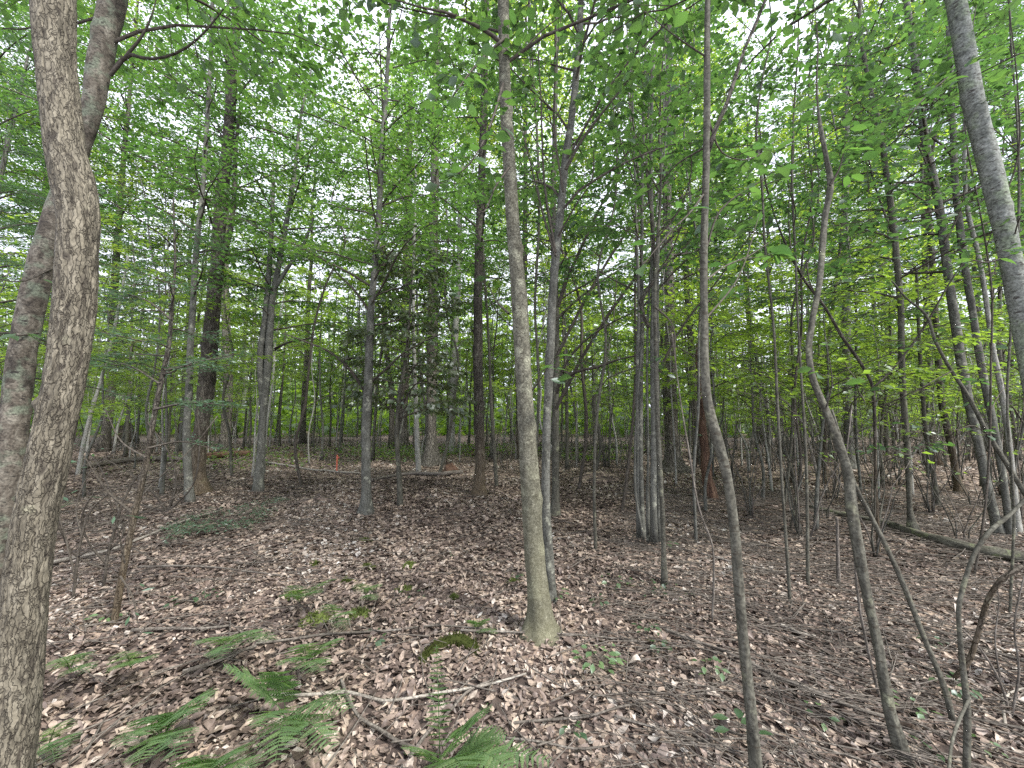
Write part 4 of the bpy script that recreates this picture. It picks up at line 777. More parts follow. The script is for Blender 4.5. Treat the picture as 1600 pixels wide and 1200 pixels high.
for i_, (u, vb, d, Y) in enumerate([(930, 860, 5.2, 0), (965, 800, 6, 0), (1080, 850, 5, 0), (1215, 790, 6.5, 0), (1240, 830, 5.5, 0), (1345, 770, 7, 0), (1385, 760, 7.5, 0), (1500, 900, 4, 0), (1450, 745, 8, 0), (1535, 760, 7.5, 0), (905, 765, 7.5, 0), (1150, 745, 8.5, 0), (690, 745, 9, 0), (480, 760, 8.5, 0), (225, 770, 7.5, 0), (360, 745, 9.5, 0)]):
    q = np.cumsum(r9.normal(0, 11, 9)); vs = np.linspace(vb, -10 if i_ < 11 else 250, 9); lean = r9.normal(0, 60)
    T('sapling', f"{['bare', 'thin', 'spindly', 'crooked'][i_ % 4]} whip-thin sapling " + ['left of the stem clump', 'midway from centre pair to stem clump', 'right of the stem clump', 'right of the slender olive trunk', 'before the snapped trunk, left of it', 'right of the snapped wavy trunk', 'left of the log tree', 'in front of the leaning cluster', 'right of the log tree', 'just left of the leaning cluster foot', 'right beside the centre pair, farther back', 'behind the slender olive trunk', 'between dark-leaved sapling and straight dark trunk', 'between grey forked tree and smooth slender trunk', 'left of the thin pale left trunk', 'between thick dark trunk and grey forked tree'][i_], 'sapling',
      [(u + q[j] + lean * (j / 8) ** 1.5, vs[j], 5.5 - 3.6 * j / 8) for j in range(9)], ['olive', 'twig', 'smooth'][i_ % 3], k=7, crown=dict(h0=1.6, h1=5.5, nb=9, R=1.0, e0=.8, e1=.1, lsp=.12, sub=2), leafm='leafN', cap=0)
HN = dict(lsp=.014, lsize=.055, tl=.45, tsp=.09, sub=3, droop=.05, start=.12)
T('hemlock_tree', 'dark feathery conifer whose boughs reach in from the left edge', 'tree',
  [(-75, 905, 40), (-70, 700, 36), (-66, 450, 32), (-62, 200, 26), (-60, 0, 20)], 'dark', Y0=4.2, k=14, ext=2, shape=NEEDLE, leafm='needle',
  limbs=[([(-68, 640, 8), (-10, 640, 6), (50, 668, 4), (110, 690, 2)], 4.2, 4.5, HN), ([(-66, 540, 8), (0, 520, 6), (60, 530, 4), (130, 560, 2)], 4.2, 4.9, HN), ([(-66, 450, 8), (-10, 420, 6), (40, 415, 4), (80, 430, 2)], 4.2, 3.6, HN),
         ([(-64, 350, 7), (0, 310, 5), (40, 300, 4), (70, 310, 2)], 4.2, 3.7, HN), ([(-63, 260, 7), (-10, 200, 5), (30, 180, 4), (58, 170, 2)], 4.2, 3.8, HN), ([(-62, 170, 6), (-10, 100, 5), (20, 70, 4), (48, 50, 2)], 4.2, 3.9, HN), ([(-62, 90, 6), (-10, 20, 5), (40, -20, 3)], 4.2, 4.4, HN),
         ([(-66, 480, 7), (20, 470, 5), (110, 455, 4), (190, 470, 2)], 4.2, 5.6, HN), ([(-66, 600, 7), (30, 590, 5), (120, 600, 4), (215, 625, 2)], 4.2, 5.8, HN), ([(-66, 380, 7), (40, 350, 5), (130, 350, 3), (190, 370, 2)], 4.2, 6.0, HN)])

T('dead_shrub', 'bare dark twigs arching low beside the scaly left trunk', 'dead shrub',
  [(118, 905, 6), (125, 850, 5), (140, 800, 4), (172, 770, 3), (220, 752, 2)], 'twig', Y0=3.4, k=7,
  forks=[([(118, 905, 5), (105, 850, 4), (92, 800, 3), (96, 740, 2)], None), ([(122, 870, 4), (160, 850, 3), (205, 856, 3), (250, 880, 2)], 3.4, 3.2), ([(128, 840, 4), (120, 790, 3), (140, 740, 2), (185, 700, 2)], 3.4, 3.7), ([(132, 825, 3), (175, 815, 3), (230, 800, 2), (290, 812, 2)], 3.4, 3.8)])
T('dead_shrub', 'grey bare twigs fanning over the leaves at the lower right corner', 'dead shrub',
  [(1580, 1120, 6), (1560, 1060, 5), (1520, 1000, 4), (1470, 960, 3), (1410, 940, 2)], 'stick', k=7,
  forks=[([(1580, 1120, 6), (1592, 1050, 5), (1585, 980, 4), (1600, 900, 3)], None), ([(1572, 1095, 4), (1530, 1070, 3), (1480, 1060, 3), (1430, 1070, 2)], None), ([(1565, 1075, 4), (1555, 1000, 3), (1560, 930, 2), (1540, 870, 2)], None)])
# ------------------------------------------------------------------ sticks, logs, stump, stake
def stick(name, label, cat, pts, mat, r0, r1=None, lift=.5, k=8, lump=.1, group=None, twigs=0):
    P = np.array([ground_at(u, v) for u, v in pts]); n = len(P)
    rr = np.linspace(r0, r1 or r0 * .5, n)
    P[:, 2] = gh(P[:, 0], P[:, 1]) + rr * lift + .034
    A = smooth_path(np.column_stack([P, rr]), max(10, n * 6)); A[:, 2] = np.maximum(A[:, 2], gh(A[:, 0], A[:, 1]) + A[:, 3] * lift + .028)
    V, Q, tr, bk = tube(A[:, :3], A[:, 3], k=k, seed=sum(map(ord, label)) % 91, lump=lump)
    if twigs:
        j = rng.integers(2, len(A) - 1, twigs); d = unit(rng.normal(0, 1, (twigs, 3)) * [1, 1, .35] + [0, 0, .12]); l = rng.uniform(.08, .35, twigs)
        V2, Q2, b2 = prisms(A[j, :3], A[j, :3] + d * l[:, None], A[j, 3] * .5, A[j, 3] * .2, 4)
        Q = np.vstack([Q, Q2 + len(V)]); V = np.vstack([V, V2]); bk = np.vstack([bk, b2])
    o = link(name, mesh(name, V, Q, tr, {'bk': bk}, [M[mat]]))
    return tag(o, label, cat, group)
stick('log', 'long mossy fallen log lying at right under the slim trunk', 'log', [(1262, 797), (1310, 809), (1370, 822), (1420, 838), (1480, 856), (1540, 872), (1600, 884), (1680, 900)], 'log', .032, .062, lift=.8, k=16, twigs=9, lump=.28)
stick('log', 'pale thin log across the clearing left of the orange stake', 'log', [(418, 722), (450, 730), (490, 737), (540, 741), (562, 742)], 'palestick', .035, .02, lift=.8, k=10)
stick('log', 'grey fallen pole right of the smooth slender trunk', 'log', [(578, 755), (610, 748), (640, 744), (690, 745), (722, 742)], 'stick', .03, .05, lift=.8, k=10, twigs=4)
stick('log', 'reddish log on the ground far back behind the thick dark trunk', 'log', [(322, 718), (350, 715), (390, 712)], 'rot', .12, .1, lift=.8, k=12)
stick('log', 'dark log lying far behind the slim grey centre tree', 'log', [(870, 706), (900, 705), (940, 703), (985, 702)], 'log', .1, .08, lift=.9, k=10)
stick('log', 'grey log lying far back at left behind the whitish leaning birch', 'log', [(130, 735), (170, 728), (220, 722), (285, 722)], 'stick', .07, .09, lift=.9, k=10)
stick('fallen_branch', 'long pale straight branch on the ground left, behind the conifer sapling', 'branch', [(60, 893), (100, 882), (165, 868), (225, 845), (290, 818), (345, 802)], 'palestick', .02, .012, lift=1, k=8)
stick('fallen_branch', 'brown branch lying across the leaves behind left ferns', 'branch', [(215, 892), (265, 890), (330, 892), (400, 900), (440, 905)], 'stick', .012, .006, twigs=3)
stick('fallen_branch', 'thin fallen branch crossing the left foreground below the conifer sapling', 'branch', [(205, 993), (260, 990), (320, 990), (360, 985)], 'stick', .012, .008, twigs=2)
stick('fallen_branch', 'long curved branch behind the two front ferns', 'branch', [(420, 1094), (480, 1096), (540, 1092), (575, 1100), (600, 1106), (640, 1102), (690, 1093), (760, 1080), (822, 1062)], 'palestick', .010, .007, k=8)
stick('fallen_branch', 'long level branch running left of the mossy root', 'branch', [(400, 1014), (450, 1008), (500, 1000), (560, 996), (620, 992), (665, 986), (760, 990)], 'stick', .010, .006, twigs=3)
stick('fallen_branch', 'branch lying in front of the mottled trunk foot', 'branch', [(720, 993), (800, 996), (850, 998), (900, 1000), (950, 1005), (995, 1009)], 'stick', .009, .007, twigs=2)
stick('fallen_branch', 'branch slanting down right from the seedlings toward the slender trunk', 'branch', [(1040, 992), (1080, 1008), (1120, 1022), (1180, 1046)], 'stick', .012, .009)
stick('fallen_branch', 'long branch from slender trunk down to the snapped trunk foot', 'branch', [(1172, 1046), (1220, 1070), (1270, 1090), (1310, 1108), (1350, 1122), (1385, 1132)], 'stick', .013, .011, twigs=1)
stick('fallen_branch', 'dark bent branch between the two front ferns', 'branch', [(533, 1072), (545, 1105), (565, 1135), (590, 1150), (630, 1175), (650, 1182)], 'stick', .010, .008)
stick('fallen_branch', 'thick dark branch sloping behind the right front fern', 'branch', [(640, 1195), (670, 1155), (705, 1120), (730, 1092), (770, 1072)], 'stick', .009, .007)
stick('fallen_branch', 'thin dark branch low at bottom centre right of the front fern', 'branch', [(790, 1165), (850, 1172), (900, 1182), (950, 1178)], 'stick', .006, .004)
stick('fallen_branch', 'brown branch in the leaves left of the small broad-leaved seedling', 'branch', [(795, 1142), (870, 1135), (920, 1130), (970, 1115), (1020, 1107)], 'stick', .007, .005, twigs=2)
stick('fallen_branch', 'brown branch running down right below the low broad-leaved seedling', 'branch', [(960, 1130), (1010, 1145), (1060, 1160), (1110, 1175), (1150, 1190)], 'stick', .007, .005, twigs=1)
stick('fallen_branch', 'dark branch sloping through the left ferns', 'branch', [(285, 1060), (320, 1050), (360, 1032), (400, 1018)], 'stick', .014, .010, twigs=2)
stick('fallen_branch', 'long straight twiggy branch behind the short upright stub', 'branch', [(1080, 836), (1130, 846), (1180, 856), (1235, 862)], 'stick', .012, .008, twigs=4)
stick('fallen_branch', 'branch lying right of the slim stem by the clump', 'branch', [(1095, 870), (1140, 882), (1200, 896), (1260, 905)], 'stick', .012, .007, twigs=4)
stick('fallen_branch', 'pale branch on the leaves right of the snapped trunk', 'branch', [(1450, 1008), (1500, 1018), (1560, 1030), (1610, 1045)], 'stick', .011, .008, twigs=2)
stick('fallen_branch', 'curved pale stick at the bottom right corner', 'stick', [(1572, 1145), (1570, 1110), (1580, 1092), (1606, 1084)], 'palestick', .007, .006)
stick('fallen_branch', 'branch lying far right below the fallen log', 'branch', [(1400, 975), (1470, 995), (1540, 1005), (1600, 1015)], 'stick', .010, .006, twigs=3)
stick('fallen_branch', 'red-brown leaning dead pole beside the straight dark trunk', 'dead pole', [(738, 716), (734, 700), (728, 690)], 'rot', .04, .03, lift=3, k=8)
stick('broken_wood', 'broken tan root fragment lying right of the slender trunk', 'wood', [(1220, 985), (1235, 990), (1250, 997), (1275, 1002)], 'palestick', .014, .008, lump=.3)
for i_, (a, b, c_) in enumerate([(480, 950, 'upright'), (700, 960, 'leaning')]):
    pass
def blob(name, label, cat, u, v, rx, ry, h, mat, spikes=0, seed=1, kind=None, group=None):
    p = ground_at(u, v); r = np.random.default_rng(seed)
    n, k = 10, 22; ph = np.linspace(0, math.pi / 2, n); th = np.linspace(0, 2 * math.pi, k, endpoint=False)
    PH, TH = np.meshgrid(ph, th, indexing='ij'); w = 1 + .28 * noise2(np.cos(TH) * 1.6 + seed, np.sin(TH) * 1.6 + PH * 1.5, seed) + .14 * noise2(np.cos(TH) * 5 + seed, np.sin(TH) * 5 + PH * 5, seed + 1)
    X = p[0] + rx * np.sin(PH) * np.cos(TH) * w; Y = p[1] + ry * np.sin(PH) * np.sin(TH) * w
    Z = gh(X, Y) - .015 + h * np.cos(PH) * w
    V = np.stack([X, Y, Z], -1).reshape(-1, 3)
    i = np.arange(n - 1)[:, None] * k; j = np.arange(k)[None]; j2 = (j + 1) % k
    Q = np.stack([i + j, i + k + j, i + k + j2, i + j2], -1).reshape(-1, 4)
    root = None
    me = mesh(name, V, Q, None, {'bk': V * [1, 1, 1], 'lr': r.random(len(V))}, [M[mat]])
    o = link(name, me); tag(o, label, cat, group)
    if spikes:
        q = r.integers(0, len(V), spikes); P = V[q] + r.normal(0, .006, (spikes, 3)); c = np.array([p[0], p[1], p[2] - h])
        D = unit(unit(P - c) + r.normal(0, .5, P.shape)); Nn = unit(r.normal(0, 1, P.shape))
        V2, F, lr = leaves(P, D, Nn, r.uniform(.012, .028, spikes) * max(1, h / .06), NEEDLE, wid=1.6)
        m2 = link('moss_leaves', mesh('moss_leaves', V2, None, F, {'lr': lr}, [M['moss']]), o, 'stuff'); m2.matrix_parent_inverse = Matrix.Identity(4)
    return o
moss = [(640, 886, .085, .07, .05, 'round bright moss cushion nearest the clearing centre'), (632, 922, .075, .05, .035, 'bright moss cushion below the round one'), (709, 934, .04, .03, .025, 'small moss cushion left of the mottled trunk'),
        (570, 846, .07, .04, .04, 'dark moss cushion below the smooth slender trunk'), (541, 910, .06, .045, .035, 'olive moss cushion left of the two bright ones'), (493, 882, .05, .05, .03, 'dull moss tuft farthest left in the clearing'),
        (575, 888, .07, .04, .04, 'brown-green moss tuft left of the round cushion'), (457, 934, .07, .05, .045, 'mossy knob behind the left ferns'), (492, 973, .11, .07, .07, 'dark mossy mound behind the left ferns'), (562, 962, .10, .05, .05, 'low mossy hump right of the dark mossy mound'), (802, 912, .05, .04, .04, 'small green moss tuft left beside the mottled trunk')]
for i_, (u, v, rx, ry, h, lab) in enumerate(moss): blob('moss_cushion', lab, 'moss', u, v, rx, ry, h, 'moss', 420, seed=20 + i_)
# the mossy arched root in the foreground
A = np.array([[*ground_at(u, v), r_] for u, v, r_ in [(660, 1040, .02), (662, 1030, .034), (672, 1020, .036), (690, 1008, .044), (715, 1004, .05), (735, 1012, .046), (746, 1022, .024)]]); A[:, 2] += [-.01, -.005, .0, .005, .01, .0, -.015]
A = smooth_path(A, 30); V, Q, tr, bk = tube(A[:, :3], A[:, 3], k=14, seed=4, lump=.4)
o = tag(link('mossy_root', mesh('mossy_root', V, Q, tr, {'bk': bk, 'lr': rng.random(len(V))}, [M['darkmoss']])), 'dark mossy arched root in the leaves left of the mottled trunk', 'root')
q = rng.integers(0, 30 * 14, 1100); c = A[q // 14, :3]; Dn = unit(unit(V[q] - c) + rng.normal(0, .5, (1100, 3)))
V2, F, lr = leaves(V[q], Dn, unit(rng.normal(0, 1, (1100, 3))), rng.uniform(.008, .026, 1100), NEEDLE, lr=rng.random(1100), wid=1.6)
m2 = link('moss_leaves', mesh('moss_leaves', V2, None, F, {'lr': lr}, [M['darkmoss']]), o, 'stuff'); m2.matrix_parent_inverse = Matrix.Identity(4)
# stump and root plates
blob('stump', 'dark rotten stump beside the straight dark trunk', 'stump', 706, 741, .22, .18, .24, 'rot', 0, 61)
blob('stump', 'dark uprooted stump lying at left before the pale log', 'stump', 462, 714, .35, .25, .25, 'dark', 0, 62)
blob('root_plate', 'dark upturned root mass far back at left', 'stump', 194, 690, .75, .4, 1.1, 'dark', 0, 63)
blob('leaf_mound', 'low dark mound of leaves between centre trunks and stem clump', 'mound', 935, 748, .55, .4, .13, 'ground', 0, 64)
blob('leaf_mound', 'dark hollow mound below the grey forked tree', 'mound', 492, 783, .35, .12, .06, 'ground', 0, 65)
# orange survey stake
p = ground_at(526, 738); st = thing('survey_stake', 'bright orange survey stake standing in the clearing', 'stake', p)
hgt = .48; V = []; w = .017
for z, s in ((-.05, 1), (hgt * .96, 1), (hgt, .55)):
    for a, b in ((-1, -1), (1, -1), (1, 1), (-1, 1)): V.append((p[0] + a * w * s, p[1] + b * w * .6 * s, p[2] + z))
Q = [(k * 4 + i, k * 4 + (i + 1) % 4, k * 4 + 4 + (i + 1) % 4, k * 4 + 4 + i) for k in (0, 1) for i in range(4)] + [(8, 9, 10, 11)]
link('post', mesh('post', V, Q, None, None, [M['orange']], smooth=False), st)
rb = []
for k in range(5): rb += [(p[0] + .02 + .013 * k, p[1] - .02 + .012 * math.sin(k), p[2] + hgt * .9 - .002 * k * k), (p[0] + .02 + .012 * k, p[1] - .022 + .012 * math.sin(k + .4), p[2] + hgt * .9 - .035 - .0024 * k * k)]
link('ribbon', mesh('ribbon', rb, [(2 * k, 2 * k + 1, 2 * k + 3, 2 * k + 2) for k in range(4)], None, None, [M['orange']]), st)

# ------------------------------------------------------------------ ferns
def pinna_mesh(n=9, seed=0):
    r = np.random.default_rng(seed); V = [(0, 0, 0)]; F = []
    for s in (-1, 1):
        for k in range(n):
            t = (k + .35) / n; w = .165 * (1 - .93 * t ** 1.25) * (.45 + .55 * min(1, t * 5)) * r.uniform(.9, 1.08); d = .5 / n
            b = len(V); z = -.10 * t * t
            V += [(t - d, 0, z), (t + d * .95, 0, z - .004), (t + d * 1.35, s * w, z - .018 - .01 * r.random()), (t - d * .15, s * w * .96, z - .012)]
            F.append((b, b + 1, b + 2, b + 3) if s > 0 else (b + 3, b + 2, b + 1, b))
    return np.array(V, float), np.array(F)
PIN = [pinna_mesh(9, s) for s in range(4)]
PINM = [mesh('leaflet', V, Q, None, {'lr': np.full(len(V), l)}, [M['fern']]) for (V, Q), l in zip(PIN, (.2, .45, .7, .95))]
def frond(root, base, tip, lift, width, n=26, single=False, roll=0., seed=0, bare=.18):
    r = np.random.default_rng(seed); base = np.array(base, float); tip = np.array(tip, float)
    mid = (base + tip) / 2 + [0, 0, lift]; t = np.linspace(0, 1, 16)[:, None]
    R = (1 - t) ** 2 * base + 2 * t * (1 - t) * mid + t * t * tip
    V, Q, tr, bk = tube(R, np.linspace(.0028, .0007, 16), k=5, lump=0); L = np.linalg.norm(np.diff(R, axis=0), axis=1).sum()
    Vs, Qs, lr, off = [V], [Q], [np.full(len(V), .9)], len(V); todo = []
    for k in range(n):
        q = bare + (1 - bare) * (k + .5) / n; f = q * 15; a = int(min(14, f)); P = R[a] + (R[a + 1] - R[a]) * (f - a); T_ = unit(R[a + 1] - R[a])
        side = unit(np.cross(T_, [math.sin(roll) * .5, 0, 1.])); up = np.cross(side, T_)
        ww = width * math.sin(math.pi * min(1, .18 + .82 * (1 - (q - bare) / (1 - bare)) ** .9) * .5) ** 1.2 * min(1, .55 + 2.2 * (q - bare))
        for s in (-1, 1):
            D = unit(side * s + T_ * .38 + up * r.normal(-.05, .1)); N = unit(up + r.normal(0, .12, 3)); sd = unit(np.cross(N, D)); N = np.cross(D, sd); c = ww * r.uniform(.9, 1.08)
            todo.append((P, D, sd, N, c))
    if single:
        fr = link('frond', mesh('frond', V, Q, tr, {'bk': bk, 'lr': lr[0]}, [M['fern']]), root)
        for i, (P, D, sd, N, c) in enumerate(todo):
            o = link('leaflet', PINM[i % 4], fr)
            o.matrix_basis = Matrix([(D[j] * c, sd[j] * c, N[j] * c, P[j]) for j in range(3)] + [(0, 0, 0, 1)])
    else:
        for i, (P, D, sd, N, c) in enumerate(todo):
            v, q = PIN[i % 4]; Vs.append(P + c * (v[:, :1] * D + v[:, 1:2] * sd + v[:, 2:] * N)); Qs.append(q + off); off += len(v); lr.append(np.full(len(v), r.random()))
        link('frond', mesh('frond', np.vstack(Vs), np.vstack(Qs), None, {'lr': np.concatenate(lr)}, [M['fern']]), root)
def fern(label, base, fronds, single=False, seed=0, group=None):
    """fronds: tip pixel, tip distance, lift, leaflet length"""
    b = ground_at(*base); root = thing('fern', label, 'fern', b, group)
    for i, (u, v, Y, lift, w) in enumerate(fronds):
        tip = at(u, v, Y); zmin = float(gh(tip[0], tip[1])) + .03; tip[2] = max(tip[2], zmin)
        frond(root, b + [0, 0, -.01], tip, lift, w * 1.22, n=19 if single else 17, single=single, seed=seed * 10 + i)
    return root
fern('big bright fern at bottom centre with one tall upright frond', (688, 1205), [(682, 1008, 1.72, .05, .055), (755, 1112, 1.75, .12, .13), (800, 1205, 1.55, .16, .13), (735, 1225, 1.42, .15, .12), (640, 1170, 1.65, .08, .09), (860, 1190, 1.72, .12, .09), (790, 1150, 1.85, .10, .1)], True, 1)
fern('front left fern with broad arching fronds', (448, 1120), [(545, 1108, 1.85, .12, .12), (430, 1190, 1.60, .12, .11), (350, 1040, 2.1, .10, .10), (425, 1050, 2.1, .14, .12), (520, 1170, 1.65, .1, .11), (405, 1135, 1.7, .1, .1)], True, 2)
fern('fern behind the front left one, beside the long level branch', (480, 1040), [(530, 1000, 2.35, .1, .10), (470, 1010, 2.3, .12, .10), (440, 1040, 2.1, .1, .09), (500, 1050, 2.0, .1, .1)], False, 3)
fern('fern with flat fronds right of the scaly left trunk branch', (355, 1010), [(315, 1003, 2.3, .09, .10), (400, 990, 2.35, .1, .11), (430, 1000, 2.2, .1, .09), (340, 1030, 2.05, .08, .09)], False, 4)
fern('dense low fern left of the front left fern', (255, 1150), [(190, 1165, 1.7, .12, .10), (300, 1115, 1.9, .12, .11), (225, 1130, 1.9, .13, .1), (330, 1090, 2.0, .14, .10), (275, 1185, 1.6, .1, .1), (215, 1195, 1.6, .1, .09)], False, 5)
fern('fern at the bottom edge left of centre', (330, 1215), [(290, 1190, 1.65, .1, .10), (370, 1180, 1.7, .1, .1), (400, 1205, 1.6, .1, .09), (270, 1210, 1.55, .08, .09)], False, 6)
fern('small pale fern by the upright twig in the leaves', (470, 940), [(455, 915, 2.95, .08, .09), (500, 925, 2.9, .08, .09), (525, 905, 3.0, .1, .08), (440, 930, 2.8, .06, .07)], False, 7)
fern('small fern between mossy mound and low mossy hump', (525, 965), [(510, 945, 2.7, .07, .08), (550, 960, 2.6, .06, .08), (540, 985, 2.5, .06, .07)], False, 8)
fern('faint feathery fern behind the low mossy hump', (572, 930), [(560, 912, 3.1, .06, .08), (590, 915, 3.1, .07, .08), (585, 938, 2.9, .05, .07)], False, 9)
fern('fern half buried right of the scaly left trunk foot', (110, 1045), [(90, 1030, 2.0, .06, .08), (125, 1022, 2.1, .06, .08), (140, 1050, 1.9, .05, .07)], False, 10)
fern('low fern in the leaves between left trunk and branch', (205, 1040), [(190, 1018, 2.2, .05, .08), (235, 1030, 2.1, .05, .08), (180, 1045, 2.0, .05, .07)], False, 11)
fern('fern sprig right at the left trunk base', (75, 1165), [(95, 1130, 1.8, .06, .07), (110, 1165, 1.6, .06, .07), (85, 1190, 1.55, .05, .06)], False, 12)
fern('small fern right of the mossy arched root', (745, 985), [(762, 968, 2.9, .06, .06), (735, 970, 2.9, .06, .06), (775, 990, 2.7, .05, .06)], False, 13)

# ------------------------------------------------------------------ seedlings with separate leaves
def seedling(label, u, v, n, size, spread, h, matkey='fern', seed=0):
    b = ground_at(u, v); r = np.random.default_rng(seed + 500); root = thing('seedling', label, 'seedling', b)
    key = near_leaf_meshes(matkey); P0 = []; P1 = []
    top = b + [r.normal(0, .01), r.normal(0, .01), h]
    P0.append(b - [0, 0, .01]); P1.append(top); lv = []
    for k in range(n):
        a = k * 2.4 + r.normal(0, .3); d = spread * math.sqrt((k + .6) / n); c = b + [math.cos(a) * d, math.sin(a) * d, h * r.uniform(.65, 1.1)]
        P0.append(b + (top - b) * r.uniform(.4, 1)); P1.append(c); lv.append((c, a))
    V, Q, bk = prisms(P0, P1, np.full(len(P0), .0018), np.full(len(P0), .001), 4)
    link('stem', mesh('stem', V, Q, None, {'bk': bk}, [M['twig']]), root)
    for c, a in lv:
        a += r.normal(0, .5); D = unit(np.array([math.cos(a), math.sin(a), -.1 + r.normal(0, .15)])); N = unit(np.array([r.normal(0, .25), r.normal(0, .25) - .15, 1])); sd = unit(np.cross(N, D)); N = np.cross(D, sd); s = size * r.uniform(.75, 1.2)
        o = link('leaf', key[r.integers(0, len(key))], root)
        o.matrix_parent_inverse = Matrix.Translation(-root.location)
        o.matrix_basis = Matrix([(D[j] * s, sd[j] * s, N[j] * s, c[j]) for j in range(3)] + [(0, 0, 0, 1)])
for i_, (u, v, n, s, sp, h, lab) in enumerate([
        (938, 1050, 26, .06, .14, .13, 'leafy low seedling patch in front of the mottled trunk, right'), (1012, 1000, 14, .05, .09, .12, 'seedling beside the branch end right of the mottled trunk'), (1030, 1022, 7, .06, .06, .08, 'small seedling just below the branch-end seedling'),
        (1112, 1062, 12, .055, .09, .10, 'seedling left of the slender olive trunk'), (1156, 1182, 6, .085, .09, .16, 'round-leaved seedling at the foot of the slender olive trunk'), (893, 1156, 6, .05, .05, .07, 'small seedling by the front branch at bottom centre'),
        (872, 938, 9, .055, .08, .08, 'seedling at the foot of the trunk behind the mottled one'), (935, 945, 8, .05, .07, .06, 'low seedling in leaves right of the centre pair'), (1040, 856, 6, .09, .10, .10, 'bright seedling at the foot of the stem clump'),
        (962, 915, 10, .06, .16, .06, 'scattered low greenery midway to the slim curved stem'), (1012, 925, 12, .06, .18, .06, 'scattered low greenery left of the slim curved stem foot'), (1060, 930, 10, .05, .15, .06, 'scattered low greenery right of the slim curved stem foot'),
        (1425, 1120, 8, .06, .1, .08, 'pale seedling right of the snapped trunk foot'), (1495, 1105, 12, .06, .08, .16, 'seedling at the base of the grey forked shrub'), (1448, 1190, 5, .06, .06, .08, 'bright seedling at the bottom right below the snapped trunk'),
        (1545, 1180, 5, .05, .07, .06, 'small seedling at the bottom right beneath the shrub'), (588, 1012, 4, .06, .05, .06, 'two-leaf seedling left of the mossy root'), (582, 995, 5, .05, .05, .05, 'sparse seedling by the long level branch'),
        (165, 972, 10, .06, .09, .06, 'greenery at the foot of the conifer sapling'), (295, 945, 10, .06, .14, .07, 'seedling patch left of the branch behind the ferns'), (330, 935, 6, .05, .08, .06, 'small bright sprig above the left ferns'),
        (1285, 1128, 8, .05, .09, .06, 'dark seedling between slender trunk and snapped trunk'), (810, 905, 5, .06, .05, .08, 'green sprig at left side of the mottled trunk'), (1455, 1010, 8, .05, .09, .08, 'yellowish seedling behind the grey forked shrub'),
        (1390, 790, 7, .09, .2, .5, 'waist-high leafy shoot below the log tree'), (700, 870, 8, .04, .1, .04, 'tiny greenery in the clearing left of the mottled trunk'), (645, 930, 8, .04, .14, .03, 'tiny greenery beside the bright moss cushions')]):
    seedling(lab, u, v, n, s * .78, sp, h * .9, 'leafN' if i_ % 3 else 'fern', i_)
# low conifer bough on the ground at left
b = ground_at(355, 822); root = thing('hemlock_seedling', 'low spreading conifer seedling on the ground beyond the long pale branch', 'seedling', b)
gs = [grow_branch(rng, b + [0, 0, .05], a, rng.uniform(.35, 1.1), e0=rng.uniform(.2, .6), e1=-.1, r0=.007, tsp=.065, lsp=.017, lsize=.05, tl=.3, droop=.05, sub=2, start=.2) for a in np.linspace(0, 6.283, 9) + rng.normal(0, .3, 9)]
dress(root, gs, 'needle', 'twig', 0, shape=NEEDLE, k=3)
# ------------------------------------------------------------------ background stand
def stand_tree(name, r, H, r0, h0, R, nb, bark, leafm, lean=.03, lsize=.09, tl=.6, lsp=.07, sub=2, wav=.1, k=8, tsp=.16):
    """one standing tree at the origin: trunk + crown meshes shared by its copies"""
    n = 9; z = np.linspace(-.1, H, n); P = np.stack([np.cumsum(r.normal(0, wav, n)) * .6 + lean * z, np.cumsum(r.normal(0, wav, n)) * .6, z], 1); P[:2, :2] = 0
    rad = r0 * (1 - .95 * np.clip(z, 0, H) / H); A = smooth_path(np.column_stack([P, rad]), 26)
    V, Q, tr, bk = tube(A[:, :3], A[:, 3], k=k, seed=int(r.integers(90)), lump=.09, flare=.5, flare_h=.2)
    tm = mesh('trunk', V, Q, tr, {'bk': bk}, [M[bark]])
    gs = []
    for i in range(nb):
        u = (i + r.random()) / nb; h = h0 + (H - h0) * u; j = int(np.argmin(np.abs(A[:, 2] - h)))
        Lb = R * r.uniform(.55, 1.15) * (1.05 - .75 * u)
        gs.append(grow_branch(r, A[j, :3], i * 2.4 + r.normal(0, .5), Lb, e0=r.uniform(.3, .9), e1=r.uniform(-.1, .25), r0=.35 * A[j, 3] + .004, lsize=lsize, tl=tl, lsp=lsp, sub=sub, tsp=tsp))
    cm = crown_mesh('crown', join(gs), M['twig'], M[leafm])
    return name, tm, cm
r = np.random.default_rng(11)
PROTO = {'pole': [], 'mature': [], 'young': [], 'whip': []}
for i in range(5): PROTO['whip'].append(stand_tree('thin_sapling', r, r.uniform(5, 8.5), r.uniform(.018, .032), r.uniform(2.4, 3.6), 1.1, 14, ['pole', 'smooth', 'pole', 'olive', 'pole'][i], 'leafB', lsize=.09, wav=.16, k=6, tl=.6, tsp=.14, sub=2, lsp=.07))
for i in range(6): PROTO['pole'].append(stand_tree('pole_tree', r, r.uniform(9, 13), r.uniform(.045, .075), r.uniform(2.6, 4.2), 2.0, 24, ['pole', 'smooth', 'olive'][i % 3], ['leaf', 'leafB'][i % 2], lsize=.1, wav=.14, tl=.8, tsp=.13, sub=4, lsp=.06))
for i in range(5): PROTO['mature'].append(stand_tree('forest_tree', r, r.uniform(19, 25), r.uniform(.13, .19), r.uniform(8, 10.5), 3.9, 60, ['old', 'dark', 'smooth'][i % 3], ['leaf', 'leafB'][i % 2], lsize=.13, tl=1.2, lsp=.075, tsp=.2, sub=4))
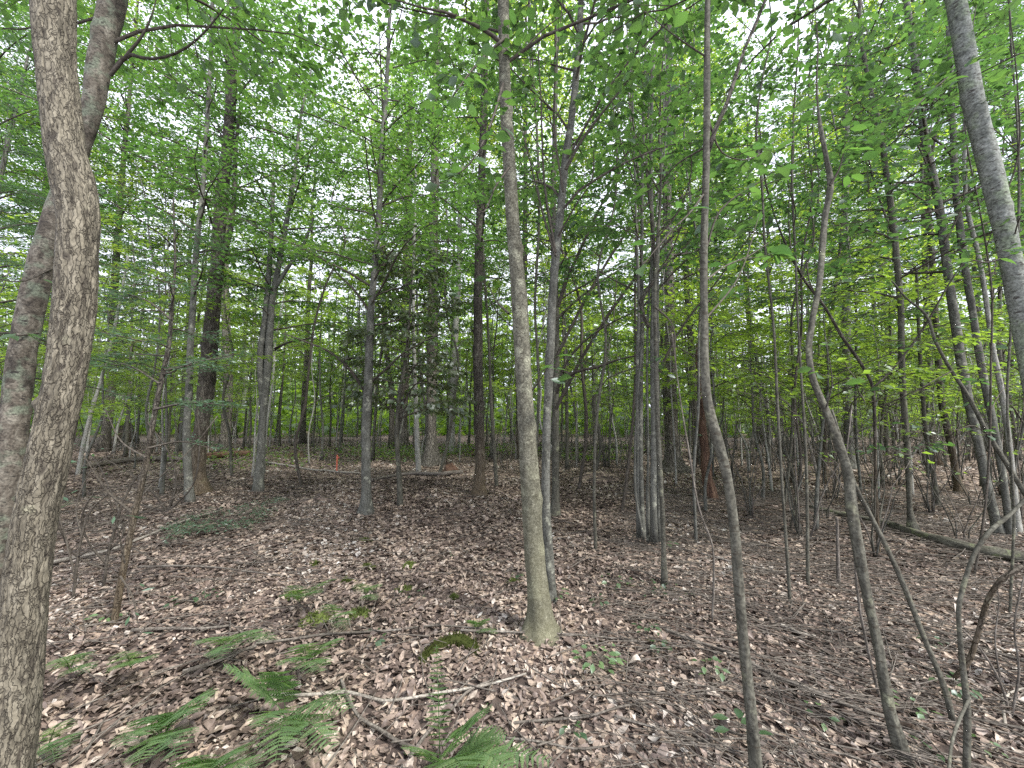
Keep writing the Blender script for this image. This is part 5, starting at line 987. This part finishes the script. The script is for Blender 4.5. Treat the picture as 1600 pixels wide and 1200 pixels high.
for i in range(5): PROTO['young'].append(stand_tree('young_beech', r, r.uniform(4, 6.5), r.uniform(.02, .035), r.uniform(1.2, 2.0), 1.9, 18, ['smooth', 'pole'][i % 2], 'leafB', lsize=.09, wav=.08, k=6, tl=.8, tsp=.12, sub=3, lsp=.06))
MARKS = [(100, 'scaly left trunk'), (312, 'thick dark trunk'), (406, 'grey forked tree'), (572, 'slender smooth trunk'), (749, 'straight dark trunk'), (840, 'mottled centre trunk'), (1012, 'stem clump'), (1150, 'slender olive trunk'), (1320, 'snapped wavy trunk'), (1420, 'log tree'), (1550, 'leaning cluster')]
ORD = ['first', 'second', 'third', 'fourth', 'fifth', 'sixth', 'seventh', 'eighth', 'ninth', 'tenth', 'eleventh', 'twelfth', 'thirteenth', 'fourteenth', 'fifteenth', 'sixteenth', 'seventeenth', 'eighteenth', 'nineteenth', 'twentieth'] + ['twenty-' + w for w in ('first', 'second', 'third', 'fourth', 'fifth', 'sixth', 'seventh', 'eighth', 'ninth')] + ['thirtieth'] + ['thirty-' + w for w in ('first', 'second', 'third', 'fourth', 'fifth', 'sixth', 'seventh', 'eighth', 'ninth')]
taken = [(o.location.x, o.location.y) for o in C.objects if o.type == 'EMPTY' and o.get('category') in ('tree', 'dead tree')]
SPOTS = []
def place(kind, n, y0, y1, gap, xr=1.5, pw=1.3, rr=None, avoid=None):
    got = 0; tries = 0
    while got < n and tries < n * 60:
        tries += 1
        y = (y0 ** pw + r.random() * (y1 ** pw - y0 ** pw)) ** (1 / pw); x = (r.random() * 2 - 1) * xr * y
        if avoid and avoid(x, y): continue
        if any((x - a) ** 2 + (y - b) ** 2 < gap ** 2 for a, b in taken): continue
        taken.append((x, y)); SPOTS.append((kind, x, y)); got += 1
clear = lambda x, y: (-.62 < x / y < .08 and y < 13.5)
place('mature', 24, 12, 24, 1.9, avoid=clear)
place('mature', 5, 24, 29, 2.2, avoid=clear)
place('pole', 96, 9, 27, .9, avoid=clear)
place('whip', 95, 8, 26, .6, avoid=clear)
place('pole', 16, 14, 27, .9, avoid=lambda x, y: not -.6 < x / y < .12)
place('young', 62, 8, 26, .9, avoid=clear)
place('young', 9, 5.2, 9, .8, avoid=lambda x, y: -.85 < x / y < .42 or abs(x / y) > 1.4)
info = {'whip': ('sapling', 'thin pale sapling', 'thin saplings in the woods beyond the clearing'), 'pole': ('pole tree', 'slim pole tree', 'slim pole trees in the woods beyond the clearing'), 'mature': ('tree', 'tall forest tree', 'tall trees in the woods beyond the clearing'), 'young': ('sapling', 'leafy young beech', 'leafy young beeches in the woods beyond the clearing')}
rows = {}
for kind, x, y in SPOTS:
    u = float(project(np.array([x, y, .5]))[0][0]); a = sum(u > m for m, _ in MARKS); rows.setdefault((kind, a), []).append((u, x, y))
used = {}
for (kind, a), lst in sorted(rows.items()):
    lst.sort()
    if a == 0: where = 'left of the scaly left trunk'
    elif a == len(MARKS): where = 'right of the leaning cluster'
    else: where = f'between {MARKS[a-1][1]} and {MARKS[a][1]}'
    for i, (u, x, y) in enumerate(lst):
        nm, tm, cm = PROTO[kind][int(r.integers(len(PROTO[kind])))]
        num = 'only' if len(lst) == 1 else ORD[i] if i < len(ORD) else 'last'
        pre = '' if kind == 'young' else 'background '
        lab = f'{pre}{info[kind][1]}, {num} from left {where}' if num != 'only' else f'only {pre}{info[kind][1]} {where}'
        s = r.uniform(.82, 1.2)
        o = thing(nm, lab, info[kind][0] if kind == 'whip' else 'sapling' if kind == 'young' else 'tree', (x, y, float(gh(x, y))), info[kind][2])
        o.rotation_euler = (r.normal(0, .03), r.normal(0, .03), r.uniform(0, 6.28)); o.scale = (s, s, s)
        for nn, me in (('trunk', tm), ('crown', cm)):
            c = bpy.data.objects.new(nn, me); C.objects.link(c); c.parent = o

# bare brush in the thicket
def brush(r, ns, H, sp, leaf):
    st = []
    for i in range(ns):
        a = r.uniform(0, 6.28); n = 7; t = np.linspace(0, 1, n); h = H * r.uniform(.6, 1.1); b = sp * r.uniform(.3, 1.2)
        P = np.stack([np.cos(a) * (.04 + b * t ** 1.5) + np.cumsum(r.normal(0, .03, n)), np.sin(a) * (.04 + b * t ** 1.5) + np.cumsum(r.normal(0, .03, n)), -.05 + h * t], 1)
        V, Q, tr, bk = tube(P, np.linspace(r.uniform(.007, .013), .002, n), k=5, lump=.05); st.append(mesh('stem', V, Q, tr, {'bk': bk}, [M[['olive', 'stick', 'smooth'][i % 3]]]))
    g = [grow_branch(r, np.array([r.normal(0, sp * .3), r.normal(0, sp * .3), H * r.uniform(.45, .9)]), r.uniform(0, 6.28), r.uniform(.4, .9), r0=.005, lsp=leaf, tl=.3, lsize=.07) for _ in range(7)]
    return st, crown_mesh('twigs', join(g), M['twig'], M['leafB'])
BR = [brush(r, n, H, s, l) for n, H, s, l in ((6, 2.2, .6, .12), (8, 2.8, .8, .2), (5, 1.7, .7, .1), (7, 3.2, .7, .3))]
bs = []
tries = 0
while len(bs) < 165 and tries < 15000:
    tries += 1
    y = r.uniform(4.2, 23); x = r.uniform(-1.35, 1.4) * y
    f = x / y
    if f < -.05 and (y < 14 or r.random() < .5): continue
    if f < .62 and y < 5.8: continue
    if f < .45 and (y < 8.5 or r.random() < .4): continue
    if any((x - a) ** 2 + (y - b) ** 2 < .45 for a, b, _ in bs): continue
    bs.append((x, y, 0))
br = {}
for x, y, _ in bs:
    u = float(project(np.array([x, y, .5]))[0][0]); a = sum(u > m for m, _ in MARKS); br.setdefault(a, []).append((u, x, y))
for a, lst in sorted(br.items()):
    lst.sort()
    where = 'left of the scaly left trunk' if a == 0 else 'right of the leaning cluster' if a == len(MARKS) else f'between {MARKS[a-1][1]} and {MARKS[a][1]}'
    for i, (u, x, y) in enumerate(lst):
        st, cm = BR[int(r.integers(4))]; s = r.uniform(.8, 1.25)
        num = ORD[i] + ' from left' if len(lst) > 1 else 'the only one'
        o = thing('shrub', f'bare many-stemmed shrub, {num} {where}', 'shrub', (x, y, float(gh(x, y))), 'bare shrubs in the thicket')
        o.rotation_euler = (0, 0, r.uniform(0, 6.28)); o.scale = (s, s, s)
        for me in st:
            c = bpy.data.objects.new('stem', me); C.objects.link(c); c.parent = o
        c = bpy.data.objects.new('twigs', cm); C.objects.link(c); c.parent = o; c['kind'] = 'stuff'

# the far woods, one mass
n = 120000
y = r.uniform(41, 80, n); x = (r.random(n) * 2 - 1) * 1.6 * y; cx = noise2(x * .16, y * .16, 5) + .6 * noise2(x * .5, y * .5, 6)
z = r.uniform(.4, 1, n) ** .8 * 22 * r.random(n) ** .7; low = r.random(n) < .25; z = np.where(low, 6 * r.random(n) ** .8, z); y = np.where(low, r.uniform(29, 62, n), y); z = np.where(low & (y < 40), z * .4, z); x = np.where(low, (r.random(n) * 2 - 1) * 1.6 * y, x); keep = (cx + .6 * noise2(x * .3 + 7, z * .4, 9)) > np.where(low, -9, -.1)
x, y, z = x[keep], y[keep], z[keep]; n = len(x)
LP = np.stack([x, y, z + gh(x, y)], 1); LD = unit(np.stack([r.normal(0, 1, n), r.normal(0, 1, n), r.normal(-.3, .3, n)], 1)); LN = unit(np.stack([r.normal(0, .8, n), r.normal(0, .8, n), np.ones(n)], 1))
V2, F, lr = leaves(LP, LD, LN, r.uniform(.4, .9, n), LEAF_FAR, wid=1.5)
nt_ = 900; ty = r.uniform(38, 78, nt_); tx = (r.random(nt_) * 2 - 1) * 1.55 * ty; tr_ = r.uniform(.05, .16, nt_)
B0 = np.stack([tx, ty, gh(tx, ty) - .1], 1); B1 = B0 + np.stack([r.normal(0, .5, nt_), r.normal(0, .5, nt_), r.uniform(8, 18, nt_)], 1)
V1, Q, b1 = prisms(B0, B1, tr_, tr_ * .4, 6)
o = link('far_woods', mesh('far_woods', np.vstack([V1, V2]), Q, F + len(V1), {'bk': np.vstack([b1, np.zeros((len(V2), 3))]), 'lr': np.concatenate([np.zeros(len(V1)), lr])}, [M['smooth'], M['leafB']], np.concatenate([np.zeros(len(Q)), np.ones(len(F))])), None, 'stuff')  # far leaves take a brighter green, sunlight put into their colour
tag(o, 'mass of far woodland closing the view behind all trees', 'woods')
tris = sum(sum(len(p.vertices) - 2 for p in me.polygons) if len(me.polygons) < 3000 else len(me.loops) - 2 * len(me.polygons) for me in bpy.data.meshes)
print('TRIS', tris, 'OBJECTS', len(bpy.data.objects), 'LEAFOBJ', NLEAF[0])
